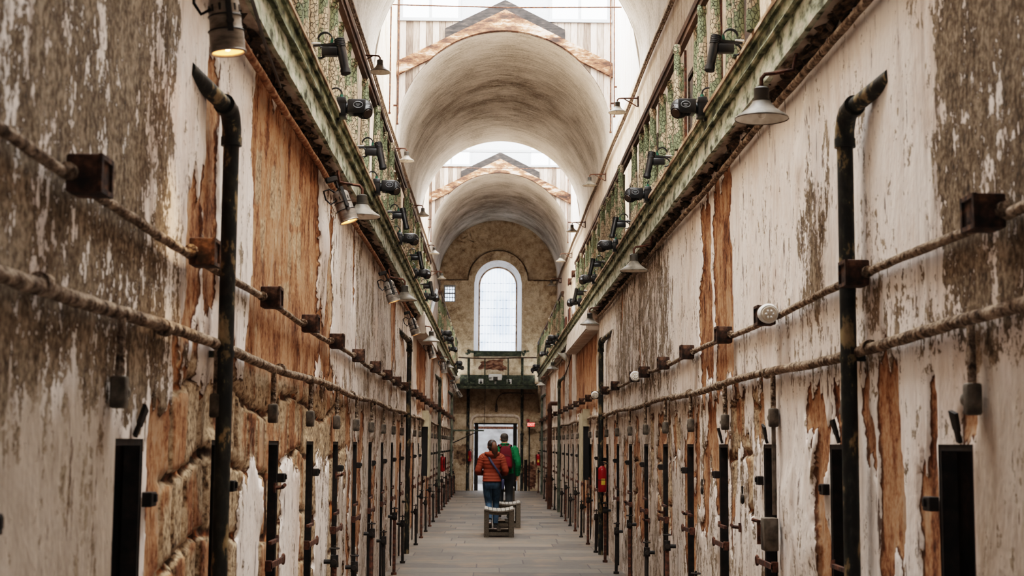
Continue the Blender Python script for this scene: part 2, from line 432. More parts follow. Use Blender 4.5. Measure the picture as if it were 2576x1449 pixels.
M['hair_dark'] = nmat('dark_roots', [(.3, srgb(24,17,14)), (.6, srgb(46,31,24))], 26, 4, (1,1,.2), .55)
M['hair_m'] = nmat('grey_brown_hair', [(.3, srgb(36,31,27)), (.6, srgb(66,58,51))], 40, 4, (1,1,1), .7)
M['shoe'] = plain('dark_shoe', srgb(36,34,34), .6)
M['shoe_sole'] = plain('pale_sole', srgb(170,150,140), .6)
M['eye'] = plain('eye', srgb(220,216,210), .2)
M['lattice'] = plain('brown_lattice', srgb(92,52,36), .75)
M['duct'] = nmat('white_duct_panel', [(.35, srgb(176,160,144)), (.6, srgb(206,194,184))], 4, 5, (1,1,1), .7)
M['brick'] = nmat('exposed_brick', [(.38, srgb(66,40,30)), (.5, srgb(112,76,58)), (.62, srgb(150,116,94))], 7, 8, (1,1,2), .95, 0, .8, .02)
M['end_green'] = nmat('dark_green_iron', [(.35, srgb(28,33,27)), (.55, srgb(60,66,52)), (.7, srgb(104,104,84))], 14, 7, (.6,1,1), .75)
M['box_rust'] = nmat('dark_rusted_box', [(.36, srgb(26,18,13)), (.52, srgb(58,38,26)), (.68, srgb(104,74,54))], 22, 6, (1,1,1), .85, 0, .5, .006)
M['stone_patch'] = nmat('bare_rubble', [(.38, srgb(76,58,44)), (.5, srgb(132,108,84)), (.62, srgb(172,148,120))], 6, 8, (1,1,1), .95, 0, .8, .02)
M['hood_shadow'] = nmat('painted_hood_shadow', [(.38, srgb(70,56,42)), (.6, srgb(112,92,70))], 6, 4, (1,1,1), .9)
# ------------------------------------------------------------------ numpy noise
def _h(ix, iy, seed):
    n = (ix.astype(np.int64)*374761393 + iy.astype(np.int64)*668265263 + seed*1442695041) & 0xffffffff
    n = ((n ^ (n >> 13))*1274126177) & 0xffffffff
    return ((n ^ (n >> 16)) & 0xffffff)/float(0xffffff)
def vn(x, y, seed=0):
    ix = np.floor(x); iy = np.floor(y); fx = x-ix; fy = y-iy
    fx = fx*fx*(3-2*fx); fy = fy*fy*(3-2*fy)
    a = _h(ix,iy,seed); b = _h(ix+1,iy,seed); c = _h(ix,iy+1,seed); d = _h(ix+1,iy+1,seed)
    return (a*(1-fx)+b*fx)*(1-fy) + (c*(1-fx)+d*fx)*fy
def fbm(x, y, seed=0, o=4):
    s = 0; a = .5; t = 0
    for k in range(o):
        s = s + a*vn(x*2**k, y*2**k, seed+k*17); t += a; a *= .55
    return s/t
def sm(x, a, b):
    t = np.clip((x-a)/(b-a), 0, 1); return t*t*(3-2*t)

# ------------------------------------------------------------------ lower walls
# (y0, y1, z0, z1, weight): bare patches, kept-paint patches and mould patches read off the photograph in wall metres
BARE = {-1: [(5.55,13.0,-.1,1.93,1),(7.0,12.9,1.7,2.08,1),(7.78,10.72,2.02,3.75,1),(11.28,11.72,2.1,3.5,1),(6.42,6.78,2.25,3.5,1),(6.1,6.42,2.0,2.75,.9),
             (10.6,11.3,2.2,2.62,.9),(13.2,13.55,.2,1.5,1),(14.2,14.55,.3,1.6,1),(12.4,13.4,1.5,1.95,.9),(16,16.4,.4,1.5,.9),
             (18.0,18.3,.2,1.5,.8),(25.2,28.6,2.1,3.55,1),(30.8,32.4,2.2,3.6,1),(36.4,39,2.2,3.6,.9),(43,45,2.2,3.6,.9),(22.8,24.4,.3,1.7,.7),(29,31,.2,1.9,.8)],
        1: [(5.55,5.8,.9,1.62,1),(5.56,5.68,1.55,1.82,1),(5.12,5.24,1.6,1.8,1),(6.0,6.36,1.05,1.93,1),(6.42,6.6,1.52,1.92,1),(7.29,7.56,.7,1.78,1),(7.5,7.82,1.7,2.0,1),
            (7.0,7.26,1.62,1.86,1),(9.1,9.4,1.58,1.98,1),(9.45,9.75,1.15,1.66,1),(9.7,10.12,1.62,1.99,1),(10.12,10.34,1.1,1.7,1),(10.85,11.4,1.45,1.97,1),
            (10.78,11.0,1.1,1.6,1),(11.2,11.7,.95,1.62,1),(13.0,13.5,1.5,1.95,1),(11.85,12.1,1.0,1.85,1),(14.4,15.0,.8,1.7,1),(16.6,17.2,.5,1.6,1),(18.2,18.7,.6,1.7,.9),
            (10.15,11.0,2.06,3.56,1),(11.12,11.74,2.05,3.56,1),(23.4,29.2,2.1,3.6,1),(30.6,32,2.15,3.6,.9),(34,37,2.2,3.6,.9),(42,45.5,2.2,3.6,.9),(21.5,22.3,.3,1.8,.7),(26,27.4,.3,1.9,.7),(24.4,24.9,.2,1.6,.9)]}
KEEP = {-1: [(7.62,8.22,-.1,1.42,1),(9.1,9.95,-.1,1.44,1),(10.85,11.72,-.1,1.5,1),(10.72,11.12,2.62,3.5,1),(12.4,12.9,-.1,1.3,.9),(6.45,6.95,1.86,2.1,1),(5.2,5.9,1.75,2.1,1)],
        1: []}
MOLD = {-1: [(3,5.82,1.72,3.9,1.0),(5.7,6.5,1.9,2.5,.35),(5.0,6.1,1.6,2.2,.5),(13.8,22,1.9,3.9,.42),(30,50,1.8,3.9,.35),(8,11,2.0,2.4,.25),(11,50,-.1,2.05,.40),(11.5,50,2,3.9,.22)],
        1: [(2,5.42,1.92,3.9,1.0),(5.3,6.2,1.9,2.45,.4),(7.2,7.98,2.28,3.02,.85),(13.7,19.8,2.1,3.9,.72),(6.2,9.8,2.0,2.42,.22),(19,23,2.0,3.9,.3),(31,50,1.8,3.9,.35),(9,50,-.1,2.05,.36),(2,9,-.1,.9,.2)]}
GREY = {-1: [(2,5.1,-.1,1.75,.95),(2,30,-.1,.7,.45),(14,22,0,3.8,.45),(22,50,0,3.8,.5),(12,50,-.1,2,.62)],
        1: [(2,5.12,-.1,1.95,.8),(2,30,-.1,.9,.4),(6.5,7.3,0,1.5,.35),(14,22,0,3.8,.3),(22,50,0,3.8,.5),(12,50,-.1,2,.58)]}
def boxes(lst, Y, Z, sy, sz):
    f = np.zeros_like(Y)
    for (a,b,c,d,w) in lst:
        g = sm(Y,a-sy,a+sy)*(1-sm(Y,b-sy,b+sy))*sm(Z,c-sz,c+sz)*(1-sm(Z,d-sz,d+sz))*w
        f = np.maximum(f, g)
    return f
def steps_between(br, stepf):
    out = []
    for a, b in zip(br[:-1], br[1:]):
        n = max(1, math.ceil((b-a)/stepf((a+b)/2)))
        out += [a+(b-a)*k/n for k in range(n)]
    return out + [br[-1]]
def lower_wall(side, doors):
    edges = sorted(set([Y0, YE] + [3.4, 9, 14, 24, 34] + [e for y in doors for e in (y, y+DW) if Y0 < e < YE]))
    ys = np.array(steps_between(edges, lambda y: .25 if y < 3.4 else .018 if y < 9 else .03 if y < 14 else .055 if y < 24 else .1))
    zs = np.array(steps_between([-.02, DZ, ZT], lambda z: .024))
    Y, Z = np.meshgrid(ys, zs, indexing='ij')
    sd = 3 if side > 0 else 91
    wy = Y + (fbm(Y*3, Z*2.2, sd+1)-.5)*.34*np.clip(Y/8,.7,2.5); wz = Z + (fbm(Y*9, Z*1.5, sd+2)-.5)*.62
    bare = boxes(BARE[side], wy, wz, .05*1, .06)
    # running vertical loss streaks, strongest below the lower pipe
    st = fbm(Y*2.6, Z*.55, sd+5, 5)
    zone = sm(Z,.15,.8)*(1-sm(Z,1.8,2.05))
    bare = np.maximum(bare, sm(st, .575, .66)*zone*(Y > 9.5)*.95)
    bare = np.maximum(bare, sm(fbm(Y*1.7, Z*.3, sd+9, 5), .66, .72)*sm(Z,2,2.3)*(Y > 12)*.9)
    keep = boxes(KEEP[side], Y + (fbm(Y*4, Z*3, sd+21)-.5)*.25, Z + (fbm(Y*10, Z*2, sd+22)-.5)*.5, .03, .05)
    bare = np.clip(bare - keep*1.2, 0, 1)
    mold = boxes(MOLD[side], Y + (fbm(Y*2, Z*2, sd+31)-.5)*.5, Z + (fbm(Y*6, Z*1.4, sd+32)-.5)*.6, .12, .16)
    mold = mold*(.72+.56*(fbm(Y*3, Z*1.0, sd+33)))
    # grime under both pipes
    for zp, ww in ((2.03,.55),(2.37,.35)):
        mold = np.maximum(mold, ww*np.exp(-np.abs(Z-zp+.05)/.06)*sm(fbm(Y*5, Z*2, sd+40), .35, .6))
    grey = boxes(GREY[side], wy, wz, .06, .15)
    # rubble stone in the big bare area: two interleaved courses with uneven heights
    wob = (fbm(Y*2.2, Z*2.6, sd+50)-.5); wob2 = (fbm(Y*6, Z*6, sd+53)-.5)
    rz = .37; zz = Z + wob*.13 + wob2*.03 + .07*np.sin(Y*2.1+sd); r = np.floor(zz/rz)
    off = _h(r, r*0+3, sd)*.9; bw = .20 + .16*_h(r, r*0+8, sd)
    yy = Y + off + (fbm(Y*2.4, Z*3, sd+51)-.5)*.12 + wob2*.03
    cy = yy/bw; cz = zz/rz
    fy = np.abs(cy-np.floor(cy)-.5)*bw; fz = np.abs(cz-np.floor(cz)-.5)*rz
    d = np.minimum(bw/2-fy, rz/2-fz)           # distance to the stone's edge
    tone = _h(np.floor(cy), r, sd+9)
    wj = .002+.022*fbm(Y*4, Z*4, sd+52)
    jn = 1-sm(d, wj, wj+.018)
    if side < 0:
        rub = sm(Y,5.7,6.0)*(1-sm(Y,12.8,13.4))*(1-sm(Z,1.9,2.05))
    else:
        rub = sm(fbm(Y*.6, Z*.6, 77), .62, .7)*(Y > 9)*(1-sm(Z,1.9,2.05))
    rub = np.maximum(rub, sm(fbm(Y*1.1, Z*.7, 81+sd), .56, .62)*(Z > 2)*.6*(side < 0)*(Y < 12))
    patch = sm(fbm(Y*2.3, Z*1.6, sd+60)+.25*(tone-.5), .40, .5)
    joint = rub*(.30*patch+.05)*(1-jn) + rub*jn*(.55+.45*fbm(Y*6, Z*6, sd+61))*(Z < 2.05)
    bump = rub*(Z < 2.05)*(jn*.034 + .016*(tone-.5) - .012*fbm(Y*5, Z*5, sd+62))
    bs = sm(bare + (fbm(Y*14, Z*6, sd+70)-.5)*.4, .4, .6)
    disp = bs*(.016 + bump + .009*(fbm(Y*7, Z*5, sd+71)-.5)) + .012*(fbm(Y*1.5, Z*1.2, sd+72)-.5)
    # pushed-out plaster blisters
    disp -= .02*sm(fbm(Y*1.2, Z*.8, sd+73), .6, .75)*(1-bs)
    # keep the masonry tight round the doorways
    dd = np.full(Y.shape, 9.0)
    for y in doors:
        m = (ys > y-.3) & (ys < y+DW+.3)
        dd[m] = np.minimum(dd[m], np.hypot(np.maximum(0, np.maximum(y-Y[m], Y[m]-y-DW)), np.maximum(0, Z[m]-DZ)))
    disp *= sm(dd, .0, .07)
    X = side*(W + disp)
    ny, nz = Y.shape
    idx = np.arange(ny*nz).reshape(ny, nz)
    yc = (ys[:-1]+ys[1:])/2; zc = (zs[:-1]+zs[1:])/2
    solid = np.ones((ny-1, nz-1), bool)
    for y in doors:
        solid[((yc > y) & (yc < y+DW))[:, None] & ((zc < DZ))[None, :]] = False
    a = idx[:-1,:-1][solid]; b = idx[1:,:-1][solid]; c = idx[1:,1:][solid]; e = idx[:-1,1:][solid]
    F = np.stack([a,b,c,e] if side < 0 else [a,e,c,b], 1)
    P = np.stack([X.ravel(), Y.ravel(), Z.ravel()], 1)
    name = 'wall_' + SIDE[side]
    me = bpy.data.meshes.new(name)
    me.vertices.add(len(P)); me.vertices.foreach_set('co', P.astype(np.float32).ravel())
    me.loops.add(F.size); me.loops.foreach_set('vertex_index', F.astype(np.int32).ravel())
    me.polygons.add(len(F)); me.polygons.foreach_set('loop_start', np.arange(0, F.size, 4, dtype=np.int32))
    me.update(calc_edges=True); me.validate()
    me.polygons.foreach_set('use_smooth', [True]*len(me.polygons))
    at = me.color_attributes.new('wm', 'FLOAT_COLOR', 'POINT')
    at.data.foreach_set('color', np.stack([bare.ravel(), mold.ravel(), grey.ravel(), joint.ravel()], 1).astype(np.float32).ravel())
    me.materials.append(M['wall'])
    o = bpy.data.objects.new(name, me); COL.objects.link(o); o['kind'] = 'structure'
    return o
lower_wall(-1, DOORS_L)
lower_wall(1, DOORS_R)
def struct(name, mb, m, smooth=False):
    return mb.build(name, m, None, smooth, kind='structure')
struct('floor', MB().box((0, (Y0+YE)/2+.2, -.1), (4.4, YE-Y0+.4, .2)), M['floor'])
struct('wall_rear', MB().box((0, Y0-.15, 5), (5, .3, 12)), M['upper'])

# upper walls stand back behind the galleries and run on up into the skylight wells
for s in (-1, 1):
    b = MB().box((s*(XU+.2), (Y0+YE)/2, (4.0+ZS)/2+.02), (.4, YE-Y0, ZS-4.0+.04))
    struct('wall_upper_' + SIDE[s], b, M['upper'])
    b = MB()
    for a, c in WELLS: b.box((s*(XU+.2), (a+c)/2, (ZS+11)/2+.03), (.4, c-a, 11-ZS-.02))
    struct('wall_well_' + SIDE[s], b, M['well'] if s > 0 else M['upper'])
# barrel vaults (the ceiling)
b = MB()
for a, c in VAULTS:
    a = a+.075 if a > 0 else a; c = c-.04 if c < YE else c
    n = 56; ny = max(2, int((c-a)/.5))
    for (r, flip) in ((XU, 0), (XU+.3, 1)):
        vs = []; fs = []
        for i in range(ny+1):
            for k in range(n+1):
                t = PI*k/n; vs.append((r*math.cos(t), a+(c-a)*i/ny, ZS+r*math.sin(t)))
        for i in range(ny):
            for k in range(n): fs.append((i*(n+1)+k, i*(n+1)+k+1, (i+1)*(n+1)+k+1, (i+1)*(n+1)+k))
        b._add(vs, fs)
    for y in (a, c):
        vs = []; fs = []
        for k in range(n+1):
            t = PI*k/n
            vs += [(XU*math.cos(t), y, ZS+XU*math.sin(t)), ((XU+.3)*math.cos(t), y, ZS+(XU+.3)*math.sin(t))]
        for k in range(n): fs.append((2*k, 2*k+1, 2*k+3, 2*k+2))
        b._add(vs, fs)
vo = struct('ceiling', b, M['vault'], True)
at = vo.data.color_attributes.new('painted_falloff', 'FLOAT_COLOR', 'POINT')  # light falloff painted into the colour: darker mid-span, paler at mouths and sides
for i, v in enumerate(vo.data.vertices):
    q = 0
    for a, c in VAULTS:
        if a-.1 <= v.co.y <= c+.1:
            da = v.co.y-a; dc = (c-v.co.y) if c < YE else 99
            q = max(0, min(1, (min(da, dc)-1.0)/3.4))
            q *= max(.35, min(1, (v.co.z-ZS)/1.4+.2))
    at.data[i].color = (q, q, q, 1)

# skylight well gables
def arcz(x): return ZS + math.sqrt(max(0, XU*XU-x*x))
def strip(b, xs, zlo, zhi, y, t):
    """vertical panel between two curves zlo(x), zhi(x)"""
    for x0, x1 in zip(xs[:-1], xs[1:]):
        a0, a1, h0, h1 = zlo(x0), zlo(x1), zhi(x0), zhi(x1)
        if h0 <= a0+1e-4 and h1 <= a1+1e-4: continue
        h0 = max(h0, a0+1e-3); h1 = max(h1, a1+1e-3)
        b._add([(x0,y,a0),(x1,y,a1),(x1,y,h1),(x0,y,h0),(x0,y+t,a0),(x1,y+t,a1),(x1,y+t,h1),(x0,y+t,h0)],
               [(0,1,2,3),(7,6,5,4),(0,4,5,1),(1,5,6,2),(2,6,7,3),(3,7,4,0)])
def lin(a, b, n): return [a+(b-a)*k/n for k in range(n+1)]
ztop = lambda x: 9.80-.50*abs(x)
for gi, y in enumerate((11.8, 26.9, 41.4)):
    b = MB()
    wz0, wz1 = 9.62, 10.6
    xs_w = (.84, 2.0)
    strip(b, lin(-XU, -xs_w[1], 4), arcz, lambda x: 11, y, .06)
    strip(b, lin(-xs_w[1], -xs_w[0], 12), arcz, lambda x: wz0, y, .06); strip(b, lin(-xs_w[1], -xs_w[0], 2), lambda x: wz1, lambda x: 11, y, .06)
    strip(b, lin(-xs_w[0], xs_w[0], 16), arcz, lambda x: 11, y, .06)
    strip(b, lin(xs_w[0], xs_w[1], 12), arcz, lambda x: wz0, y, .06); strip(b, lin(xs_w[0], xs_w[1], 2), lambda x: wz1, lambda x: 11, y, .06)
    strip(b, lin(xs_w[1], XU, 4), arcz, lambda x: 11, y, .06)
    struct('wall_gable_%d' % (gi+1), b, M['gable_plank'])
    xs = lin(-XU+.01, XU-.01, 60)
    b = MB(); strip(b, xs, lambda x: max(arcz(x)-.004, ztop(x)-.27-.2*max(0,1-abs(x)/1.2)), ztop, y-.09, .085)
    struct('trim_%d' % (gi*3+1), b, M['gable_board'])
    b = MB(); strip(b, lin(-1.14, 1.14, 24), lambda x: ztop(x)+.005, lambda x: ztop(x)+.20, y-.05, .045)
    struct('trim_%d' % (gi*3+2), b, M['dark_beam'])
    b = MB(); strip(b, lin(-.84, .84, 24), lambda x: ztop(x)+.21, lambda x: 11, y-.02, .018)
    struct('trim_%d' % (gi*3+3), b, M['white_frame'])
    for s in (-1, 1):
        b = MB(); xa, xb = xs_w; w = .055
        for x in (xa+w/2, (xa+xb)/2, xb-w/2): b.box((s*x, y-.0, (wz0+wz1)/2), (w, .09, wz1-wz0))
        for z in (wz0-.01, wz1-.03): b.box((s*(xa+xb)/2, y-.0, z), (xb-xa+.06, .1, .06))
        fr = struct('window_%d' % (gi*2+(3 if s < 0 else 4)), b, M['white_frame'])
# the backs of the wells, facing away from the camera
b = MB()
for y in (6.6, 21.9, 37.0): strip(b, lin(-XU, XU, 40), arcz, lambda x: 11, y-.03, .03)
struct('wall_well_back', b, M['well'])

# ------------------------------------------------------------------ end wall with arched window and doorway
b = MB(); T = .5
def ew(x0, x1, z0, z1): b.box(((x0+x1)/2, YE+T/2, (z0+z1)/2), (x1-x0, T, z1-z0))
WX, WZ0, WZS = .83, 4.80, 7.15
DX0, DX1, DZT = -.80, .72, 2.32
ew(-2.4, -1.86, 0, 9.7); ew(-1.86, -1.5, 0, 6.52); ew(-1.86, -1.5, 7.08, 9.7); ew(-1.5, -WX, 0, 9.7)
ew(WX, 2.4, 0, 9.7); ew(-WX, WX, DZT, WZ0); ew(DX1, WX, 0, DZT); ew(-WX, DX0, 0, DZT)
strip(b, lin(-WX, WX, 32), lambda x: WZS+math.sqrt(max(0, WX*WX-x*x)), lambda x: 9.7, YE, T)
struct('wall_end', b, M['end'])
# splayed white window reveal
def arch_pts(hw, z0, zs, n=24):
    return [(-hw, z0)] + [(-hw*math.cos(PI*k/n), zs+hw*math.sin(PI*k/n)) for k in range(n+1)] + [(hw, z0)]
A = arch_pts(WX-.004, WZ0, WZS); B = arch_pts(.665, WZ0+.05, WZS-.02)
b = MB(); n = len(A)
vs = [(x, YE-.142, z) for x, z in A] + [(x, YE+.42, z) for x, z in B]
b._add(vs, [(i, i+1, n+i+1, n+i) for i in range(n-1)] + [(n-1, 0, n, 2*n-1)])
struct('trim_10', b, M['well'])
b = MB()
t = [(x, YE+.40, z) for x, z in arch_pts(.655, WZ0+.05, WZS-.02)]
b.tube(t, .03, 8)
struct('trim_11', b, M['edge_board'], True)
# the wall below the hood line and round the arch stands forward of the recessed lunette
b = MB(); TF = .14
b.box(((WX+2.2)/2, YE-TF/2, (4.3+7.27)/2), (2.2-WX, TF, 7.27-4.3))
for x0, x1, z0, z1 in ((-2.2,-1.86,4.3,7.27), (-1.86,-1.5,4.3,6.52), (-1.86,-1.5,7.08,7.27), (-1.5,-WX,4.3,7.27)): b.box(((x0+x1)/2, YE-TF/2, (z0+z1)/2), (x1-x0, TF, z1-z0))
rin = lambda x: WZS+math.sqrt(max(0, WX*WX-x*x)); RO_ = 1.04
strip(b, lin(-WX, WX, 32), rin, lambda x: 7.27+math.sqrt(max(0, RO_**2-x*x)), YE-TF, TF)
for s in (-1, 1): strip(b, sorted([s*WX, s*(WX+.07), s*(WX+.14), s*(RO_-.03), s*RO_]), lambda x: 7.265, lambda x: 7.27+math.sqrt(max(0, RO_**2-x*x)), YE-TF, TF)
struct('trim_12', b, M['end'])
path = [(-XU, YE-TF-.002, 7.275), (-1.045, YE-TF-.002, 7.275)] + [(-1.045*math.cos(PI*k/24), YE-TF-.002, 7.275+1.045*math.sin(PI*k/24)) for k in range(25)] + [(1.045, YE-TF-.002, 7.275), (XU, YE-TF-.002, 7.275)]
struct('trim_14', MB().tube(path, .022, 6), M['hood_shadow'], True)  # thin dark tube that paints in the shadow line along the hood edge
def glass_material():
    t = NT('ribbed_pale_glass'); p = t.sep(t.new('ShaderNodeTexCoord').outputs['Object'])
    w = t.math('SINE', t.math('MULTIPLY', p[0], 60)); k = t.step(w, -.6, .8)
    n = t.noise(t.coord((1,1,.6)), 1.6, 3)
    tr = t.new('ShaderNodeBsdfTransparent'); tl = t.new('ShaderNodeBsdfTranslucent')
    t.link(t.mix(k, (.20,.25,.33,1), (.42,.45,.50,1)), tl.inputs[0])
    t.link(t.mix(t.step(n, .4, .6), (.20,.25,.34,1), (.46,.50,.56,1)), tr.inputs[0])
    mx = t.new('ShaderNodeMixShader'); mx.inputs[0].default_value = .55
    t.link(tr.outputs[0], mx.inputs[1]); t.link(tl.outputs[0], mx.inputs[2])
    t.link(mx.outputs[0], t.n['Material Output'].inputs[0])
    return t.m
M['glass'] = glass_material()
b = MB(); pts = arch_pts(.66, WZ0+.05, WZS-.02)
b._add([(x, YE+.40, z) for x, z in pts], [tuple(range(len(pts)))])
win = struct('window_1', b, M['glass'])
b = MB()
for k in range(8): b.box((0, YE+.37, 5.14+.297*k), (1.3, .012, .009))
for k in range(8):
    for j in range(6): b.box((-.55+.22*j+random.uniform(-.03,.03), YE+.365, 5.14+.297*k), (.05, .016, .02))
b.build('glazing_bars', M['iron'], win)
b = MB(); b._add([(-1.86,YE+.2,6.52),(-1.5,YE+.2,6.52),(-1.5,YE+.2,7.08),(-1.86,YE+.2,7.08)], [(0,1,2,3)])
win2 = struct('window_2', b, M['glass'])
b = MB()
for k in range(5): b.box((-1.86+.09*k, YE-.14, 6.80), (.022 if k not in (0,4) else .04, .04, .58)); b.box((-1.68, YE-.14, 6.52+.14*k), (.38, .04, .022 if k != 2 else .045))
b.build('muntins', M['white_frame'], win2)
# doorway lining and dark jamb posts
pts = [(DX0-.1, 0), (DX0-.1, 2.3), (DX0-.04, 2.5), (DX0+.1, 2.58), (DX1-.1, 2.58), (DX1+.04, 2.5), (DX1+.1, 2.3), (DX1+.1, 0)]
struct('trim_13', MB().tube([(x, YE-.02, z) for x, z in pts], .05, 8), M['upper'], True)
d1 = MB()
for x in (DX0+.09, DX1-.09): d1.box((x, YE+.2, DZT/2), (.13, .3, DZT))
d1.box((-.04, YE+.2, DZT-.02), (1.5, .3, .05))
struct('door_1', d1, M['iron'])
# yard seen through the doorway
struct('ground', MB().box((0, YE+12.2, -.12), (24, 24, .2)), M['stone_out'])
struct('wall_yard', MB().box((0, 60, 1.6), (16, .5, 3.4)), M['stone_out'])
b = MB()
for k in range(26): b.tube([(-1.6+k*.125, YE+1.6, 2.36), (-1.6+k*.125, YE+3.6, 2.5)], .05, 8)
cano = b.build('canopy', M['white'])
tag(cano, 'corrugated pale canopy just outside the far doorway', 'canopy')
bm_ = MB().box((0, YE+2.2, 2.18), (3.4, .12, .09)).build('canopy_beam', M['rust'])
bm_.parent = cano
VIEW='Filmic'; LOOK='Medium High Contrast'; EXPO=0.45
CANS_LIGHT = []
# ------------------------------------------------------------------ cell doors
def door_parts(s, root):
    d = .42
    b = MB()
    b._add([(0,0,0),(s*d,0,0),(s*d,0,DZ),(0,0,DZ),(0,DW,0),(s*d,DW,0),(s*d,DW,DZ),(0,DW,DZ)],
           [(0,1,2,3),(4,5,6,7),(1,5,6,2),(3,2,6,7)])
    b.build('reveal', M['jamb'], root)
    b = MB().box((s*.30, DW/2, DZ/2), (.05, DW-.02, DZ-.02))
    for k in range(5): b.box((s*.268, DW/2, .2+.3*k), (.02, DW-.04, .05))
    for k in range(5):
        for j in (-1, 1): b.sphere((s*.255, DW/2+j*.12, .2+.3*k), .012, 8)
    b.build('leaf', M['door'], root)
    b = MB()
    for y in (.012, DW-.012): b.box((s*.034, y, DZ/2), (.06, .022, DZ))
    b.box((s*.034, DW/2, DZ-.012), (.06, DW, .024))
    b.build('frame', M['iron'], root)
    b = MB().box((-s*.028, DW*.5+.03, .89), (.014, DW+.10, .034))
    b.torus((-s*.028, DW+.115, .89), .026, .010, 'X', 16, 6)
    b.box((-s*.01, .0, .89), (.05, .04, .06))
    b.build('hasp', M['rust'], root, True)
    b = MB().box((-s*.02, DW*.35, 1.02), (.022, DW*.7, .02)).box((-s*.02, DW*.72, 1.03), (.02, .04, .04), None, (1,.2))
    b.build('bolt', M['rust'], root)
    b = MB().bbox((-s*.016, DW+.055, 1.385), (.04, .09, .055), .005).box((-s*.036, DW+.06, 1.39), (.02, .025, .03))
    b.build('keeper', M['iron'], root)
def door_series(side, doors):
    first = None; k = 0
    for y in doors:
        if y < 2.5 or y > YE-1: continue
        k += 1
        lab = '%s cell door from the front along the %s wall, black opening with a rusty hasp' % (ORD[k-1], SIDE[side])
        if first is None:
            first = thing('cell_door', lab, 'door', (side*W, y, 0), 0, 'cell doors in the lower walls'); door_parts(side, first)
        else: dup(first, (side*W, y, 0), None, lab)
door_series(-1, DOORS_L); door_series(1, DOORS_R)
# small hanging discs beside two of the right-hand doors
for y, w_ in ((9.05, 'third'), (10.86, 'fourth')):
    b = MB().tube([(0,0,.0),(0,0,.05)], .006, 6)
    b.sphere((0,0,-.035), (.012,.034,.034), 14)
    o = b.build('hanging_disc', M['iron'], None, True); o.location = (W-.06, y+DW+.06 if False else y+.44, 1.29)
    tag(o, 'round dark disc hanging from the keeper of the %s door on the right wall' % w_, 'padlock', 'hanging discs')
# tilted iron flaps above some doors
for y, s, a in ((5.22,1,.3),(7.05,1,-.2),(8.88,1,.5),(10.62,1,.0),(5.3,-1,-.5)):
    b = MB().box((0,0,.035), (.014,.05,.07), (0,0,0), (1,1.3)).box((0,0,-.02), (.014,.03,.05))
    o = b.build('iron_flap', M['iron']); o.location = (s*(W-.02), y, DZ+.05); o.rotation_euler = (a*.7, -s*.25, 0)
    tag(o, 'small tilted iron flap over the %s doorway of the %s wall' % ({5.22:'nearest',7.05:'second nearest',8.88:'third nearest',10.62:'fourth nearest',5.3:'nearest'}[y], SIDE[s]), 'bracket', 'iron flaps above doorways')

# ------------------------------------------------------------------ pipes along the walls
def wavy(x, z, a, c, r, seed, step=.25, jz=.012):
    rnd = random.Random(seed); n = int((c-a)/step); pts = []; rs = []
    for k in range(n+1):
        pts.append((x + rnd.uniform(-.002,.002), a+(c-a)*k/n, z + jz*math.sin(k*step*1.3+seed)+rnd.uniform(-.002,.002)))
        rs.append(r*(1+.05*math.sin(k*step*5+3*math.sin(k*step*3.1)))*rnd.uniform(.98,1.03))
    return pts, rs
for s in (-1, 1):
    p, r = wavy(s*(W-.035), 2.035, Y0, YE, .025, 3+s, .12)
    b = MB().tube(p, r, 12)
    o = b.build('steam_pipe', M['crust_pipe'], None, True)
    tag(o, 'thicker lower pipe caked in plaster running along the %s wall above the doors' % SIDE[s], 'pipe', 'long wall pipes')
    rnd = random.Random(5+s); y = 4.05
    while y < 26:
        MB().tube([(s*(W-.035), y-.03, 2.035), (s*(W-.035), y+.03, 2.035)], .0335, 12).build('coupling', M['crust_pipe'], o, True); y += rnd.uniform(1.2, 2.6)
    p, r = wavy(s*(W-.03), 2.36 if s > 0 else 2.385, Y0, YE, .0185, 13+s, .12, .01)
    o = MB().tube(p, r, 10).build('electrical_conduit', M['crust_pipe'], None, True)
    tag(o, 'thinner upper conduit linking rusty boxes along the %s wall' % SIDE[s], 'pipe', 'long wall pipes')
    p, r = wavy(s*(W-.045), 3.575, Y0, YE-.6, .021, 23+s, .2, .008)
    o = MB().tube(p, r, 10).build('soffit_pipe', M['rusty_wrap'] if s < 0 else M['crust_pipe'], None, True)
    tag(o, 'pipe tucked under the gallery at the top of the %s lower wall' % SIDE[s], 'pipe', 'long wall pipes')
    p = [(s*(XU-.05), y, 7.12 + (.02*math.sin(y))) for y in lin(Y0, YE, 60)]
    o = MB().tube(p, .022, 8).tube([(x-s*.0, y, z-.07) for x, y, z in p], .014, 8).build('upper_conduit', M['crust_pipe'], None, True)
    tag(o, 'pair of conduits along the %s upper wall just below the vault' % SIDE[s], 'pipe', 'long wall pipes')

# bell boxes hanging from the lower pipe, one by each door
for s, doors in ((-1, DOORS_L), (1, DOORS_R)):
    root = thing('bell_box', '', 'junction box', (0,0,0), 0, 'bell boxes below the lower pipe')
    b = MB().tube([(0,0,0),(0,0,-.2)], .016, 8); b.build('drop_pipe', M['crust_pipe'], root, True)
    b = MB().bbox((0,.0,-.255), (.055,.055,.11), .01); b.build('box', M['greybox'], root, True)
    b = MB().tube([(0,.02,-.255),(0,.055,-.255)], [.03,.027], 14).sphere((-s*.0,.055,-.255), (.025,.018,.025), 12)
    b.build('knob', M['greybox'], root, True)
    se = Series(root); k = 0
    for y in doors:
        if y < 2.5 or y > YE-1: continue
        k += 1
        se.put((s*(W-.04), y-.13, 2.02), '%s bell box from the front under the lower pipe of the %s wall' % (ORD[k-1], SIDE[s]))
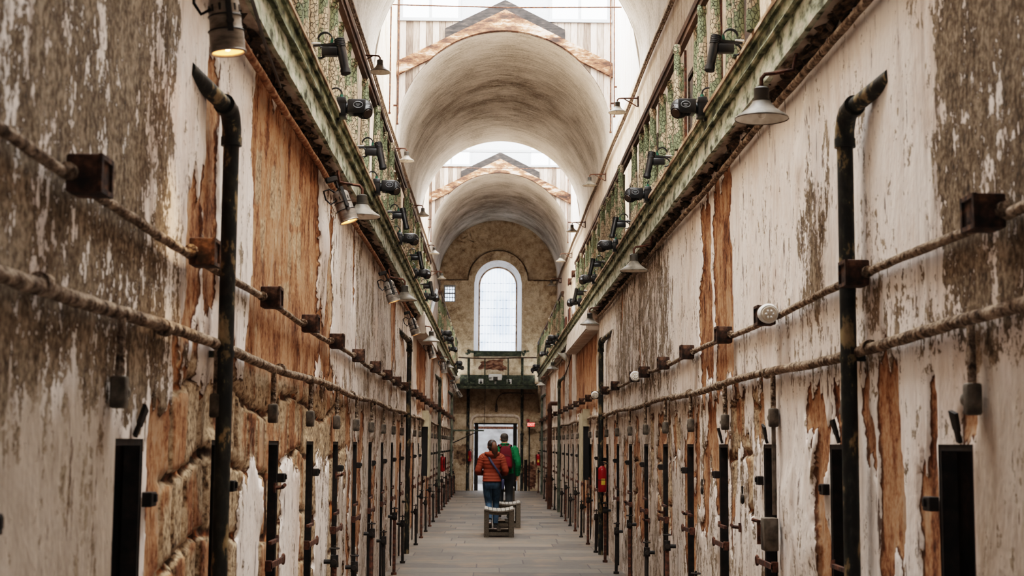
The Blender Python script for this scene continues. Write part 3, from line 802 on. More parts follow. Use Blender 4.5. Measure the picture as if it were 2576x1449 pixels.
# rusty boxes on the upper conduit
BOX = {-1: [4.31,6.07,7.95,9.68,11.35,13.2,15.15,16.9,18.6,20.3,23.0,24.4,25.9,27.6,29.6,31.5,34,36.5,38.5,41,43.5,46],
        1: [4.69,6.40,8.52,10.06,11.95,13.6,15.3,16.35,18.9,20.6,22.6,24.1,25.8,27.6,29.5,31.5,34,36.5,39,41.5,44,46.5]}
for s in (-1, 1):
    root = thing('conduit_box', '', 'junction box', (0,0,0), 0, 'rusty boxes on the upper conduit')
    b = MB().bbox((-s*.035,0,0), (.10,.13,.115), .008)
    b.build('box', M['box_rust'], root, True)
    b = MB()
    for z in (-1, 1): b.box((-s*.088, 0, z*.05), (.012,.13,.016))
    for y in (-1, 1): b.box((-s*.088, y*.06, 0), (.012,.016,.115))
    b.build('rim', M['box_rust'], root)
    for q in (-1, 1): MB().tube([(0,q*.065,0),(0,q*.10,0)], .026, 10).build('collar', M['crust_pipe'], root, True)
    se = Series(root)
    for k, y in enumerate(BOX[s]):
        se.put((s*(W-.045), y, 2.365 if s > 0 else 2.39), '%s rusted open box from the front on the upper conduit of the %s wall' % (ORD[k], SIDE[s]))
root = thing('wall_box', '', 'junction box', (0,0,0), 0, 'rusty boxes on the right upper wall')
MB().bbox((-.05,0,0), (.10,.20,.17), .008).build('box', M['rust'], root, True)
MB().tube([(-.04,-.9,-.02),(-.04,.9,-.02)], .014, 8).build('conduit', M['crust_pipe'], root, True)
se = Series(root)
for k, y in enumerate((37.3, 39.2, 41.1)): se.put((XU, y, 6.22), '%s rusty box from the front high on the right upper wall beside the skylight' % ORD[k])
# white emergency lamps fixed to boxes of the right-hand conduit
root = thing('emergency_lamp', '', 'lamp', (0,0,0), 0, 'white emergency lamps on the right wall')
b = MB().tube([(0,.06,0),(0,.02,0),(0,-.05,-.005),(0,-.075,-.01)], [.03,.052,.058,.052], 18); b.build('housing', M['white'], root, True)
b = MB().tube([(0,-.074,-.01),(0,-.086,-.011)], [.046,.042], 18); b.build('lens', M['lamp_white'], root, True)
b = MB()
for k in range(6): b.sphere((.02*math.cos(k*PI/3), -.086, -.011+.02*math.sin(k*PI/3)), .008, 8)
b.build('bulb', M['white'], root, True)
se = Series(root)
for y, l in ((8.32,'nearest and largest'), (16.05,'second, on the grey-stippled part'), (22.3,'farthest, beside the second drain pipe')):
    se.put((W-.11, y, 2.36), 'white emergency lamp on the right conduit, ' + l)

# drain pipes
def drain(s, y, ystub, zt, m, label, x=.075, r=.037):
    t = thing('drain_pipe', label, 'pipe', (s*(W-x), y, 0), 0, 'vertical drain pipes')
    MB().tube([(0,0,0),(0,.0,zt*.33),(0,0,zt*.66),(0,0,zt)], r, 16).build('pipe', m, t, True)
    e = [(0,0,zt-.02),(0,0,zt+.03),(0,-.03,zt+.075),(0,-.075,zt+.10),(s*.01,-.12,zt+.112)]
    MB().tube(e, [r*1.22]*5, 16).tube([(0,0,zt-.05),(0,0,zt-.01)], r*1.32, 16).tube([(s*.01,-.11,zt+.11),(s*.012,-.15,zt+.115)], r*1.32, 16).build('elbow', m, t, True)
    MB().tube([(s*.01,-.12,zt+.112),(s*(x+.02),-(y-ystub),zt+.17)], r, 14).build('stub', m, t, True)
    for z in (.75, 2.0): MB().box((s*x*.5, 0, z), (x, .02, .03)).tube([(0,0,z-.015),(0,0,z+.015)], r*1.12, 14).build('clamp', m, t, True)
    return t
drain(-1, 6.66, 6.1, 3.02, M['pipe'], 'nearest black flaking drain pipe on the left wall, bare stone behind it')
drain(1, 6.56, 6.1, 3.02, M['pipe'], 'nearest black flaking drain pipe on the right wall, white plaster around it')
drain(-1, 21.5, 20.1, 3.0, M['pipe'], 'second dark drain pipe along the left wall, mid corridor')
drain(1, 21.5, 20.2, 3.02, M['pipe'], 'second dark drain pipe along the right wall, next to the fire extinguisher')
drain(-1, 34.4, 33.2, 3.0, M['green_pipe'], 'third drain pipe along the left wall, just before the fire extinguisher')
drain(1, 34.8, 33.6, 3.0, M['green_pipe'], 'third drain pipe along the right wall, behind the rust brown pipe')
drain(-1, 45.0, 44.0, 3.0, M['green_pipe'], 'farthest greenish drain pipe along the left wall')
drain(1, 46.6, 45.6, 3.0, M['green_pipe'], 'farthest greenish drain pipe along the right wall')
t = thing('standing_pipe', 'thick rust brown standing pipe with a square top bend by the right wall', 'pipe', (1.26, 36.4, 0))
MB().tube([(0,0,0),(0,0,2.5),(.0,0,2.58),(.03,-.0,2.62),(.24,0,2.62)], .055, 14).build('pipe', M['rust_pipe'], t, True)
MB().tube([(0,0,2.42),(0,0,2.48)], .068, 14).tube([(0,0,1.0),(0,0,1.06)], .07, 14).build('coupling', M['rust_pipe'], t, True)
# vertical conduit + switch box by the third door on the right wall
t = thing('switch_box', 'rusted grey switch box on a vertical conduit beside the third doorway of the right wall', 'electrical box', (W-.04, 8.52, 0))
MB().tube([(0,0,1.2),(0,0,1.72)], .013, 8).build('conduit', M['greybox'], t, True)
MB().bbox((-.03,0,1.09), (.085,.11,.19), .008).build('box', M['greybox'], t, True)
MB().box((-.09,.02,1.10), (.02,.02,.14)).tube([(-.08,.06,1.16),(-.12,.08,1.17)], .01, 8).build('lever', M['rust'], t, True)

# steam valves standing at the foot of the walls
rnd = random.Random(11)
for s, doors in ((-1, DOORS_L), (1, DOORS_R)):
    protos = []
    for v in range(2):
        root = thing('radiator_valve', '', 'valve', (0,0,0), 0, 'old valves along the foot of the walls')
        h = (.52, .70)[v]; ln = (.05, .12)[v]
        MB().tube([(0,0,0),(s*.01,ln,h)], .02, 8).tube([(0,0,0),(0,0,.03)], .035, 10).build('riser', M['rust'] if v else M['iron'], root, True)
        b = MB().tube([(s*.01,ln,h-.04),(s*.01,ln,h+.05)], [.034,.03], 12).tube([(s*.01,ln-.06,h),(s*.01,ln+.09,h)], .022, 10).tube([(s*.01,ln,h),(s*.09,ln,h)], .018, 8)
        b.build('valve_body', M['iron'], root, True)
        b = MB().torus((s*.01,ln,h+.10), .034, .007, 'Z', 14, 6).tube([(s*.01,ln,h+.04),(s*.01,ln,h+.12)], .009, 8); b.build('handwheel', M['iron'], root, True)
        protos.append(Series(root))
    k = 0
    for i, y in enumerate(doors):
        if y < 9 or y > YE-2: continue
        if min(abs(y+.85-q) for q in (21.5, 34.4, 34.8, 36.4, 45.0, 46.6)) < .3: continue
        k += 1
        protos[(i+(s > 0)) % 2].put((s*(W-.12), y+.85, 0), '%s old radiator valve from the front along the foot of the %s wall' % (ORD[k-1], SIDE[s]))
# ------------------------------------------------------------------ galleries
def extrude_y(b, prof, s, ys, jit=.0, seed=0, x0=XG):
    """prof: closed list of (dx, z); x = s*(x0+dx)"""
    rnd = random.Random(seed); n = len(prof); vs = []; fs = []
    for y in ys:
        for (dx, z) in prof: vs.append((s*(x0+dx+rnd.uniform(-jit,jit)), y, z+rnd.uniform(-jit,jit)))
    for i in range(len(ys)-1):
        for k in range(n):
            k2 = (k+1) % n; fs.append((i*n+k, i*n+k2, (i+1)*n+k2, (i+1)*n+k))
    fs += [tuple(range(n)), tuple(range((len(ys)-1)*n, len(ys)*n))]
    b._add(vs, fs)
YG = YE-1.35
for s in (-1, 1):
    t = thing('gallery', 'peeling green timber gallery running along the %s wall above the cells' % SIDE[s], 'gallery')
    ys = lin(Y0+.1, YG, 230)
    b = MB(); extrude_y(b, [(0,3.70),(.03,3.70),(.03,3.865),(0,3.865)], s, ys, .004, 1+s); b.build('fascia', M['fascia'], t)
    b = MB(); extrude_y(b, [(-.028,3.862),(-.034,3.875),(-.028,3.89),(-.008,3.895),(.03,3.895),(.03,3.862)], s, ys, .003, 3+s)
    extrude_y(b, [(-.012,3.89),(.02,3.89),(.02,3.985),(-.012,3.985)], s, ys, .003, 5+s)
    extrude_y(b, [(-.03,3.982),(.02,3.982),(.02,4.008),(-.036,4.008)], s, ys, .003, 6+s)
    b.build('moulding', M['fascia_green'], t)
    b = MB(); extrude_y(b, [(-.045,4.008),(.05,4.008),(.05,4.035),(-.045,4.035)], s, ys, .003, 7+s); b.build('edge_board', M['edge_board'], t)
    b = MB()
    y = Y0+.1; rnd = random.Random(20+s)
    while y < YG-.4:
        L = rnd.uniform(.7, 1.9)
        if True: b.box((s*(XG+.065), y+L/2, 3.708+rnd.uniform(0,.006)), (.082, L-.008, .014), (0, s*rnd.uniform(-.03,.05), 0))
        y += L
    b.build('soffit', M['soffit'], t)
    b = MB().box((s*(XG+.03+XU-.01)/2, (Y0+YG)/2, 3.89), (XU-.01-XG-.03, YG-Y0-.3, .24)); b.build('deck', M['lath'], t)
    b = MB(); rnd = random.Random(30+s)
    y = 5.0
    while y < 34:
        for q in range(2 if math.sin(y*.9+s)>.2 else 1):
            L = rnd.uniform(.05,.22)
            b.box((s*(W-.005-abs(rnd.gauss(0,.02))), y, 3.70+rnd.uniform(-.055,.03)), (rnd.uniform(.015,.07), L, rnd.uniform(.004,.02)), (rnd.uniform(-.35,.35), rnd.uniform(-.9,.9), rnd.uniform(-.5,.5)))
        y += .055 if y < 15 else .1
    b.build('broken_lath', M['lath'], t, kind='stuff')

# railings: each baluster a part
for s in (-1, 1):
    for (ya, yb, lab, nn) in ((5.4, 27.1, 'nearer run of green balusters on the %s gallery, up to the gap', 1), (32.4, YG, 'farther run of green balusters on the %s gallery, past the gap', 2)):
        t = thing('gallery_railing', lab % SIDE[s], 'railing', (s*(XG+.01), 0, 0), 0, 'gallery railings')
        sag = (lambda y: 0) if nn == 1 else (lambda y: -.03*math.sin((y-ya)/(yb-ya)*PI*2))
        ys = lin(ya, yb, 40)
        b = MB(); extrude_y(b, [(-.035,4.965),(.035,4.965),(.04,5.01),(.02,5.03),(-.02,5.03),(-.04,5.01)], s, ys, .002, 40+s, 0)
        extrude_y(b, [(-.022,4.915),(.022,4.915),(.022,4.97),(-.022,4.97)], s, ys, .002, 41+s, 0)
        b.build('handrail', M['rail'], t)
        prof = [(.0,4.036),(.046,4.036),(.048,4.10),(.042,4.20),(.043,4.36),(.038,4.6),(.032,4.80),(.030,4.845),(.037,4.86),(.037,4.90),(.030,4.925),(.0,4.93)]
        me0 = None; y = ya+.06; k = 0
        rnd = random.Random(50+s+nn)
        while y < yb-.05:
            if me0 is None:
                me0 = [MB().lathe([(r*q, z) for r, z in prof], 12).build('baluster', M['baluster'], t, True) for q in (1.0, .9)]
                a = me0[0]; me0[1].location = (0, y+.58, 0); a.location = (0, y, 0); y += 1.16; continue
            o = rnd.choice(me0).copy(); COL.objects.link(o); o.parent = t; o.location = (rnd.uniform(-.006,.006), y, 0); o.rotation_euler = (rnd.uniform(-.012,.012), rnd.uniform(-.012,.012), rnd.uniform(0,6.28))
            y += .58
        b = MB(); y = ya+.9
        while y < yb: b.tube([(s*.04, y, 4.03),(s*.04, y, 4.93)], .011, 6); y += 1.9
        b.build('stay_rod', M['rust'], t)

# upper cell doors seen between the balusters
root = thing('upper_cell_door', '', 'door', (0,0,0), 0, 'doors of the upper cells')
MB().box((0,0,.85), (.04,.42,1.70)).build('leaf', M['rail'], root)
b = MB()
for y in (-.23,.23): b.box((-.0,y,.87), (.07,.05,1.78))
b.box((0,0,1.76), (.07,.5,.05)); b.build('frame', M['lath'], root)
MB().box((-.045,.12,.8), (.03,.07,.08)).build('latch', M['rust'], root)
se = Series(root)
for k in range(16):
    y = 8.9+1.77*k
    se.put((XU-.0, y, 4.02), '%s upper cell door from the front behind the right gallery railing' % ORD[k])

# ------------------------------------------------------------------ end balcony
t = thing('end_balcony', 'dark green iron balcony crossing the far end wall between the two galleries', 'balcony', (0, YE-1.0, 0))
b = MB().box((0, -.2, 3.53), (2.74, .06, .10)).box((0, -.215, 3.60), (2.8, .09, .05)).box((0,-.205,3.465),(2.74,.05,.03)); b.build('fascia', M['end_green'], t)
MB().box((0, .38, 3.55), (2.74, 1.1, .10)).build('deck', M['end_green'], t)
b = MB()
pts = [(x, -.22, 4.50-.02*math.sin((x+1.2)*2)) for x in lin(-1.33, 1.33, 16)]
b.tube(pts, .022, 8); b.build('handrail', M['rail'], t, True)
for x, r in ((-.98,.045),(-.43,.022),(.36,.024),(.84,.045)):
    MB().tube([(x,-.2,3.62),(x,-.2,4.50)], r, 10).tube([(x,-.2,3.62),(x,-.2,3.68)], r*1.5, 10).build('post', M['end_green'], t, True)
b = MB().box((0, .93, 4.70), (1.7, .10, .14)).box((0, .91, 4.79), (1.76, .14, .04)); b.build('window_ledge', M['end_green'], t)
b = MB()
for s in (-1, 1):
    for k in range(7): b.box((s*(.98+random.uniform(-.12,.12)), .86, 4.72+random.uniform(-.06,.10)), (.09,.06,.05), (random.uniform(-1,1),random.uniform(-1,1),0))
b.build('ledge_bracket', M['end_green'], t)
b = MB().box((0,.97,3.79), (2.6,.03,.38)); b.build('kick_plate', M['end_green'], t)
# what stands on it
t = thing('projector', 'white projector on a short stem in the middle of the far balcony', 'projector', (-.07, YE-1.0, 3.60))
t.scale = (1.28,1.28,1.28)
MB().bbox((0,0,.22), (.36,.26,.12), .03).build('housing', M['white'], t, True)
MB().bbox((.0,-.01,.145), (.34,.25,.07), .02).build('lower_case', M['white'], t, True)
MB().box((0,-.14,.16), (.12,.03,.10)).tube([(0,-.15,.16),(0,-.175,.16)], .04, 16).build('lens', M['black'], t, True)
b = MB()
for z in (.155,.185): b.box((-.125,-.135,z), (.075,.012,.016))
b.build('vent', M['black'], t)
MB().tube([(0,0,0),(0,0,.11)], .026, 12).tube([(0,0,0),(0,0,.012)], .06, 14).build('stem', M['white'], t, True)
root = thing('speaker', '', 'speaker', (0,0,0), 0, 'pair of speakers on the far balcony')
MB().bbox((0,0,.065), (.11,.10,.13), .006).build('cabinet', M['white'], root, True)
MB().tube([(0,-.05,.045),(0,-.056,.045)], .033, 18).build('woofer', M['black'], root, True)
MB().tube([(0,-.05,.10),(0,-.056,.10)], .015, 14).build('tweeter', M['black'], root, True)
se = Series(root)
se.put((-.56, YE-1.05, 3.60), 'small white two-cone speaker left of the projector on the far balcony', None, (1.45,1.45,1.5))
se.put((.40, YE-1.05, 3.60), 'small white two-cone speaker right of the projector on the far balcony', None, (1.45,1.45,1.5))
# pipes and cable on the end wall
for x, z, lab in ((-1.0, 3.5, 'dark vertical pipe on the end wall left of the far doorway'), (.86, 3.5, 'dark flaking vertical pipe on the end wall right of the far doorway')):
    t = thing('end_wall_pipe', lab, 'pipe', (x, YE-.07, 0), 0, 'vertical pipes on the end wall')
    MB().tube([(0,0,0),(0,0,z/2),(0,0,z)], .05, 12).build('pipe', M['pipe'], t, True)
    MB().tube([(0,0,1.9),(0,0,1.97)], .065, 12).build('coupling', M['pipe'], t, True)
o = MB().tube([(1.12,YE-.05,0),(1.12,YE-.05,1.0),(1.12,YE-.05,2.2)], .02, 8).build('thin_riser', M['iron'], None, True); tag(o, 'thin riser pipe on the end wall under the exit sign', 'pipe')
o = MB().tube([(1.0,YE-.08,0),(1.0,YE-.08,1.05)], .05, 10).tube([(1.0,YE-.08,1.05),(1.0,YE-.08,1.07)], .06, 10).build('pipe_stump', M['iron'], None, True); tag(o, 'short dark pipe stump standing at the right corner of the end wall', 'pipe')
o = MB().tube([(-.45,YE-1.24,3.74),(-.42,YE-1.30,3.66),(-.41,YE-1.27,3.4),(-.42,YE-1.25,2.8),(-.44,YE-1.24,2.2)], .009, 6).build('hanging_cable', M['cable'], None, True); tag(o, 'thin black cable hanging from the far balcony to the iron beam', 'cable')
o = MB().tube([(1.3,YE-.03,3.36),(.4,YE-.03,3.36),(.2,YE-.03,3.35),(.05,YE-.03,3.25),(-.02,YE-.03,3.1),(-.03,YE-.03,2.95)], .014, 8)
o.tube([(-.03,YE-.04,3.0),(-.03,YE-.04,2.9),(-.03,YE-.04,2.75)], [.018,.045,.045], 12).sphere((-.03,YE-.04,2.74), .045, 12)
o = o.build('wall_lamp', M['greybox'], None, True); tag(o, 'bulkhead lamp on a bent conduit above the far doorway', 'lamp')
t = thing('iron_beam', 'dark horizontal iron arm with a brace sticking out left of the far doorway', 'bracket', (-1.47, YE-3.2, 2.03))
MB().box((.52,0,0), (1.04,.05,.055)).build('arm', M['end_green'], t)
MB().tube([(.0,.0,-.42),(.8,0,-.05)], .014, 8).build('brace', M['iron'], t, True)
# exit sign
t = thing('exit_sign', 'red lit exit sign hanging at the right of the far doorway', 'sign', (1.17, YE-.35, 2.20))
MB().bbox((0,0,.07), (.27,.06,.17), .008).build('housing', M['greybox'], t, True)
MB().box((0,-.032,.07), (.235,.006,.135)).build('face', M['sign_red'], t)
cu = bpy.data.curves.new('lettering', 'FONT'); cu.body = 'EXIT'; cu.size = .125; cu.extrude = .002; cu.align_x = 'CENTER'; cu.align_y = 'CENTER'
to = bpy.data.objects.new('lettering_outline', cu); COL.objects.link(to)
me = bpy.data.meshes.new_from_object(to.evaluated_get(bpy.context.evaluated_depsgraph_get()))
bpy.data.objects.remove(to)
me.materials.clear(); me.materials.append(M['sign_letter'])
to = bpy.data.objects.new('lettering', me); COL.objects.link(to); to.parent = t; to.location = (0,-.038,.07); to.rotation_euler = (PI/2,0,0)
MB().tube([(-.10,.0,.16),(-.10,.0,.20),(-.10,.3,.20)], .02, 8).box((-.10,.1,.21),(.1,.12,.08)).build('mount', M['red'], t, True)
# patches of exposed masonry on the end wall (real thin layers of bare brick and plaster)
def patch(name, cx, cz, w, h, m, label, seed):
    rnd = random.Random(seed); n = 40; poly = []
    for k in range(n):
        a = 2*PI*k/n; q = rnd.uniform(.74, 1.06)*(1+.12*math.sin(3*a+seed))
        poly.append((cx+w/2*q*math.copysign(abs(math.cos(a))**.6, math.cos(a)), cz+h/2*q*math.copysign(abs(math.sin(a))**.6, math.sin(a))))
    b = MB(); b._add([(x, YE-.012, z) for x, z in poly] + [(x, YE+.02, z) for x, z in poly], [tuple(range(n)), tuple(range(n, 2*n))] + [(i, (i+1)%n, n+(i+1)%n, n+i) for i in range(n)])
    o = b.build(name, m); tag(o, label, 'masonry'); return o
patch('bare_plaster_patch', -.15, 4.32, .98, .40, M['brick'], 'reddish patch of lost plaster behind the far balcony rail', 4)
patch('bare_brick_patch', 1.12, .55, .55, .9, M['brick'], 'exposed brick low on the end wall right of the doorway', 5)
patch('bare_brick_patch', -1.25, 1.25, .55, .75, M['stone_patch'] if 'stone_patch' in M else M['brick'], 'bare masonry low on the end wall left of the doorway', 6)
# ------------------------------------------------------------------ lamps
def shade(root, rot=None, s=1):
    T_ = Euler(rot).to_matrix().to_4x4() if rot else None
    b = MB(); 
    if T_: b.M = T_
    b.lathe([(.142,.0),(.143,.006),(.136,.016),(.105,.036),(.075,.058),(.055,.082),(.046,.098)], 32); 
    b.build('shade', M['lamp_grey'], root, True)
    b = MB(); 
    if T_: b.M = T_
    b.lathe([(.139,.004),(.100,.032),(.070,.052),(.04,.078),(.001,.08)], 32); b.build('liner', M['lamp_white'], root, True)
    b = MB(); 
    if T_: b.M = T_
    b.lathe([(.048,.096),(.048,.104),(.041,.106),(.041,.165),(.034,.172),(.02,.176),(.001,.176)], 24); b.build('neck', M['lamp_neck'], root, True)
    b = MB(); 
    if T_: b.M = T_
    b.sphere((0,0,.035), (.024,.024,.032), 14); b.build('bulb', M['lamp_white'], root, True)
PEND = {1: [(1.22,7.53,3.32),(1.22,14.45,3.335),(1.22,21.0,3.33),(1.22,33.9,3.34),(1.22,41.8,3.28)], -1: [(-1.2,10.95,3.31),(-1.2,16.5,3.22),(-1.2,23.9,3.27),(-1.2,33.4,3.33)]}
NM = ['nearest','second','third','fourth','fifth']
for s in (-1, 1):
    root = thing('pendant_lamp', '', 'lamp', (0,0,0), 0, 'shaded lamps under the galleries')
    shade(root)
    MB().tube([(0,0,.17),(0,0,.22),(s*.02,.0,.245),(s*.06,0,.25),(s*.17,0,.27),(s*.19,0,.36)], .011, 8).build('gooseneck', M['rust'], root, True)
    se = Series(root)
    for k, p in enumerate(PEND[s]):
        se.put(p, '%s shaded lamp hanging under the %s gallery' % (NM[k].capitalize(), SIDE[s]))
# two lamps knocked askew
for p, rot, lab in (((1.24,29.6,3.36), (0,.75,0), 'shaded lamp knocked askew under the right gallery by the white duct'), ((-1.16,41.5,3.42), (0,-.9,0), 'shaded lamp knocked askew under the far left gallery')):
    root = thing('pendant_lamp', lab, 'lamp', p, 0, 'shaded lamps under the galleries'); shade(root, rot)
    s = 1 if p[0] > 0 else -1
    d = Euler(rot).to_matrix() @ Vector((0,0,.17))
    MB().tube([tuple(d), tuple(d*1.25+Vector((s*.02,0,.02))), (s*.24,0,.32)], .011, 8).build('gooseneck', M['rust'], root, True)
# lamps on the upper walls
UPL = {-1: [18.9,25.0,31.1,37.4,43.2], 1: [22.1,28.5,34.8,40.6,46.9]}
for s in (-1, 1):
    root = thing('bracket_lamp', '', 'lamp', (0,0,0), 0, 'shaded bracket lamps on the upper walls')
    shade(root)
    MB().tube([(0,0,.17),(0,0,.20),(s*.02,0,.225),(s*.06,0,.23),(s*.33,0,.235)], .012, 8).tube([(s*.10,0,.225),(s*.31,0,.10)], .009, 6).box((s*.32,0,.18),(.02,.06,.16)).build('bracket', M['rust'], root, True)
    se = Series(root)
    for k, y in enumerate(UPL[s]):
        se.put((s*(XU-.33), y, 6.50 if s < 0 else 6.73), '%s shaded bracket lamp from the front on the %s upper wall' % (NM[k].capitalize(), SIDE[s]))
# can spotlights on the left
CANS = [(-1.275,5.74,3.165,.12,0),(-1.27,10.7,3.24,.30,.15),(-1.3,16.2,3.18,.3,.1),(-1.3,21.0,3.17,.3,.1),(-1.28,26.7,3.16,.25,.1),(-1.26,32.6,3.18,.1,0),(-1.24,43.0,3.14,.35,.1),(-1.2,47.6,3.12,.5,.1)]
root = thing('can_spotlight', '', 'spotlight', (0,0,0), 0, 'silver can spotlights below the left gallery')
MB().lathe([(.001,.235),(.045,.235),(.058,.222),(.062,.20),(.062,.15),(.066,.148),(.066,.14),(.064,.138),(.066,.09),(.070,.085),(.070,.0),(.066,.0),(.066,.02)], 32).build('body', M['can'], root, True)
b = MB()
for k in range(12):
    a = 2*PI*k/12; b.box((.0625*math.cos(a), .0625*math.sin(a), .175), (.004,.007,.028), (0,0,a))
b.torus((0,0,.145), .066, .003, 'Z', 28, 6).torus((0,0,.085), .070, .0035, 'Z', 28, 6)
b.build('slots', M['can_dark'], root)
MB().torus((0,0,.0), .069, .006, 'Z', 32, 8).build('lens_ring', M['can'], root, True)
MB().lathe([(.064,.004),(.05,.04),(.02,.06),(.001,.062)], 28).build('reflector', M['glow'], root, True)
MB().sphere((0,0,.028), (.016,.016,.024), 12).build('bulb', M['bulb'], root, True)
b = MB()
for q in (-1, 1): b.box((0,q*.076,.16), (.022,.006,.18)).tube([(0,q*.066,.11),(0,q*.088,.11)], .014, 10)
b.box((0,0,.252), (.022,.158,.006)).tube([(0,0,.25),(0,0,.33)], .008, 8).bbox((-.03,0,.34), (.09,.035,.04), .006)
b.build('yoke', M['can_dark'], root)
pts = [(-.02,.02,.235),(-.06,.03,.28),(-.11,.02,.27),(-.12,.0,.20),(-.10,-.02,.15),(-.06,-.02,.17)]
MB().tube(pts, .007, 6).build('lead', M['cable'], root, True)
se = Series(root)
for k, (x, y, z, ty, tx) in enumerate(CANS):
    o = se.put((x, y, z), '%s silver can spotlight with an amber glow from the front, below the left gallery' % ORD[k].capitalize(), rot=(-tx, -ty, .4))
    d = Euler((-tx, -ty, .4)).to_matrix() @ Vector((0,0,-1))
    p = Vector((x, y, z)) + d*.012
    CANS_LIGHT.append((tuple(p + d*.03), tuple(p + d), 34 if k < 1 else 22 if k < 3 else 14))
# ------------------------------------------------------------------ stage lights along the galleries
def profile_light(s):
    root = thing('profile_spot', '', 'stage light', (0,0,0), 0, 'black profile spots on the gallery edges')
    ax = Vector((-s*.22, -.12, -1)).normalized(); c = Vector((-s*.185, 0, .02))
    p = lambda t: tuple(c + ax*t)
    b = MB().tube([p(-.055), p(.05), p(.15)], [.030,.030,.027], 18)
    b.build('barrel', M['black'], root, True)
    b = MB().tube([p(.145), p(.175)], .032, 18).tube([p(.172), p(.178)], [.032,.026], 18); b.build('lens_tube', M['black2'], root, True)
    b = MB()
    for k in range(5): b.tube([p(-.06+.012*k), p(-.054+.012*k)], .034, 16)
    b.build('heat_sink', M['black2'], root, True)
    MB().bbox((-s*.115,0,-.005), (.10,.055,.055), .006).bbox((-s*.105,0,.035), (.11,.02,.02), .004).build('driver_box', M['black'], root, True)
    MB().box((-s*.08,0,.04), (.14,.022,.012), (0, s*.12, 0)).build('bracket', M['black2'], root)
    MB().tube([(-s*.055,0,.045),(s*.0,0,.045)], [.012,.009], 10).build('clamp_knob', M['silver'], root, True)
    b = MB()
    for q in (-.012, .014): b.torus((-s*.085,q,.075), .045, .0045, 'Y', 14, 6, 0, PI).torus((-s*.055,q,-.01), .035, .004, 'Y', 12, 6, -PI*.6, PI*.5)
    b.build('lead', M['cable'], root, True)
    MB().tube([(-s*.125,0,.045),(-s*.13,0,.085)], .009, 8).build('plug', M['teal'], root, True)
    return Series(root)
def moving_head(s):
    root = thing('moving_head', '', 'stage light', (0,0,0), 0, 'black moving head lights on the gallery edges')
    MB().bbox((-s*.035,0,.0), (.062,.13,.12), .008).box((-s*.035,0,.03), (.066,.134,.012)).build('base', M['black'], root, True)
    MB().tube([(-s*.065,0,0),(-s*.085,0,0)], .034, 16).build('pan_hub', M['black2'], root, True)
    b = MB()
    for q in (-1, 1): b.bbox((-s*.14,q*.052,.004), (.12,.022,.088), .01)
    b.bbox((-s*.095,0,.004), (.035,.12,.088), .01); b.build('yoke', M['black'], root, True)
    MB().sphere((-s*.185,0,-.005), (.062,.044,.062), 20).tube([(-s*.14,0,.02),(-s*.21,0,-.02)], [.045,.05], 16).build('head', M['black2'], root, True)
    d = Vector((-s*.5,-.62,-.6)).normalized(); c = Vector((-s*.185,0,-.005))
    MB().tube([tuple(c+d*.03), tuple(c+d*.058)], [.042,.038], 18).build('bezel', M['black2'], root, True)
    MB().tube([tuple(c+d*.05), tuple(c+d*.062)], [.033,.028], 18).tube([tuple(c+d*.06), tuple(c+d*.064)], .012, 10).build('lens', M['lens'], root, True)
    b = MB()
    pts = [(-s*.15+.026*math.cos(a)*1.2, -.0635, .01+.019*math.sin(a)) for a in lin(0, 2*PI, 18)]
    b.tube(pts, .0022, 4).box((-s*.15,-.0635,.013), (.03,.003,.005)).box((-s*.15,-.0635,.003), (.018,.003,.004)); b.build('emblem', M['logo'], root)
    MB().tube([(-s*.03,0,.06),(-s*.03,0,.085)], .012, 8).build('plug', M['teal'], root, True)
    MB().torus((s*.01,0,.085), .042, .0055, 'Y', 14, 6, 0, PI).build('lead', M['cable'], root, True)
    MB().bbox((s*.0,0,-.05), (.04,.05,.06), .005).build('clamp', M['black2'], root, True)
    return Series(root)
PROF = {1: [8.8,12.43,16.1,19.75,23.6,36.6,47.4], -1: [8.97,12.14,15.6,19.2,22.75,35.5,45.6]}
HEAD = {1: [10.42,14.13,17.85,21.55,25.1,33.6,35.0,39.6,46.0,48.2], -1: [10.54,13.85,17.4,21.0,24.4,32.5,34.2,38.0,44.5,47.2]}
for s in (-1, 1):
    se = profile_light(s)
    for k, y in enumerate(PROF[s]): se.put((s*(XG-.015), y, 4.06), '%s black profile spot from the front along the %s gallery edge' % (ORD[k].capitalize(), SIDE[s]))
    se = moving_head(s)
    for k, y in enumerate(HEAD[s]): se.put((s*(XG-.01), y, 4.06), '%s black moving head light from the front along the %s gallery edge' % (ORD[k].capitalize(), SIDE[s]), None, (1.08,1.12,1.2))
# ------------------------------------------------------------------ skylight rods and ties
def rod(x, y, z0, z1, lab, wheels=()):
    t = thing('hanging_rod', lab, 'rod', (x, y, 0), 0, 'iron rods hanging in the skylight wells')
    MB().tube([(0,0,z0),(0,0,z1)], .012, 8).build('shaft', M['rust'], t, True)
    MB().tube([(0,0,z0),(0,0,z0+.03)], .022, 8).build('end_nut', M['rust'], t, True)
    for (z, d) in wheels:
        MB().tube([(0,0,z),(d*.26,0,z-.01)], .018, 8).tube([(d*.24,0,z-.01),(d*.28,0,z-.01)], [.03,.042], 10).build('bracket', M['rust'], t, True)
rod(-1.97, 26.2, 7.42, 10.9, 'rust brown rod with a crank hanging left of the nearer vault mouth', ((7.78,-1),))
rod(-2.0, 24.6, 7.25, 10.9, 'thin plain rod hanging farther left of the nearer vault mouth')
rod(1.95, 26.2, 7.30, 10.9, 'long rust brown rod hanging right of the nearer vault mouth', ((7.86,1),))
rod(2.0, 26.0, 7.55, 10.9, 'second rod with a crank right of the nearer vault mouth', ((8.12,1),))
rod(-1.96, 40.9, 7.3, 10.9, 'rod with two cranks left of the farther vault mouth', ((7.95,-1),(7.72,-1)))
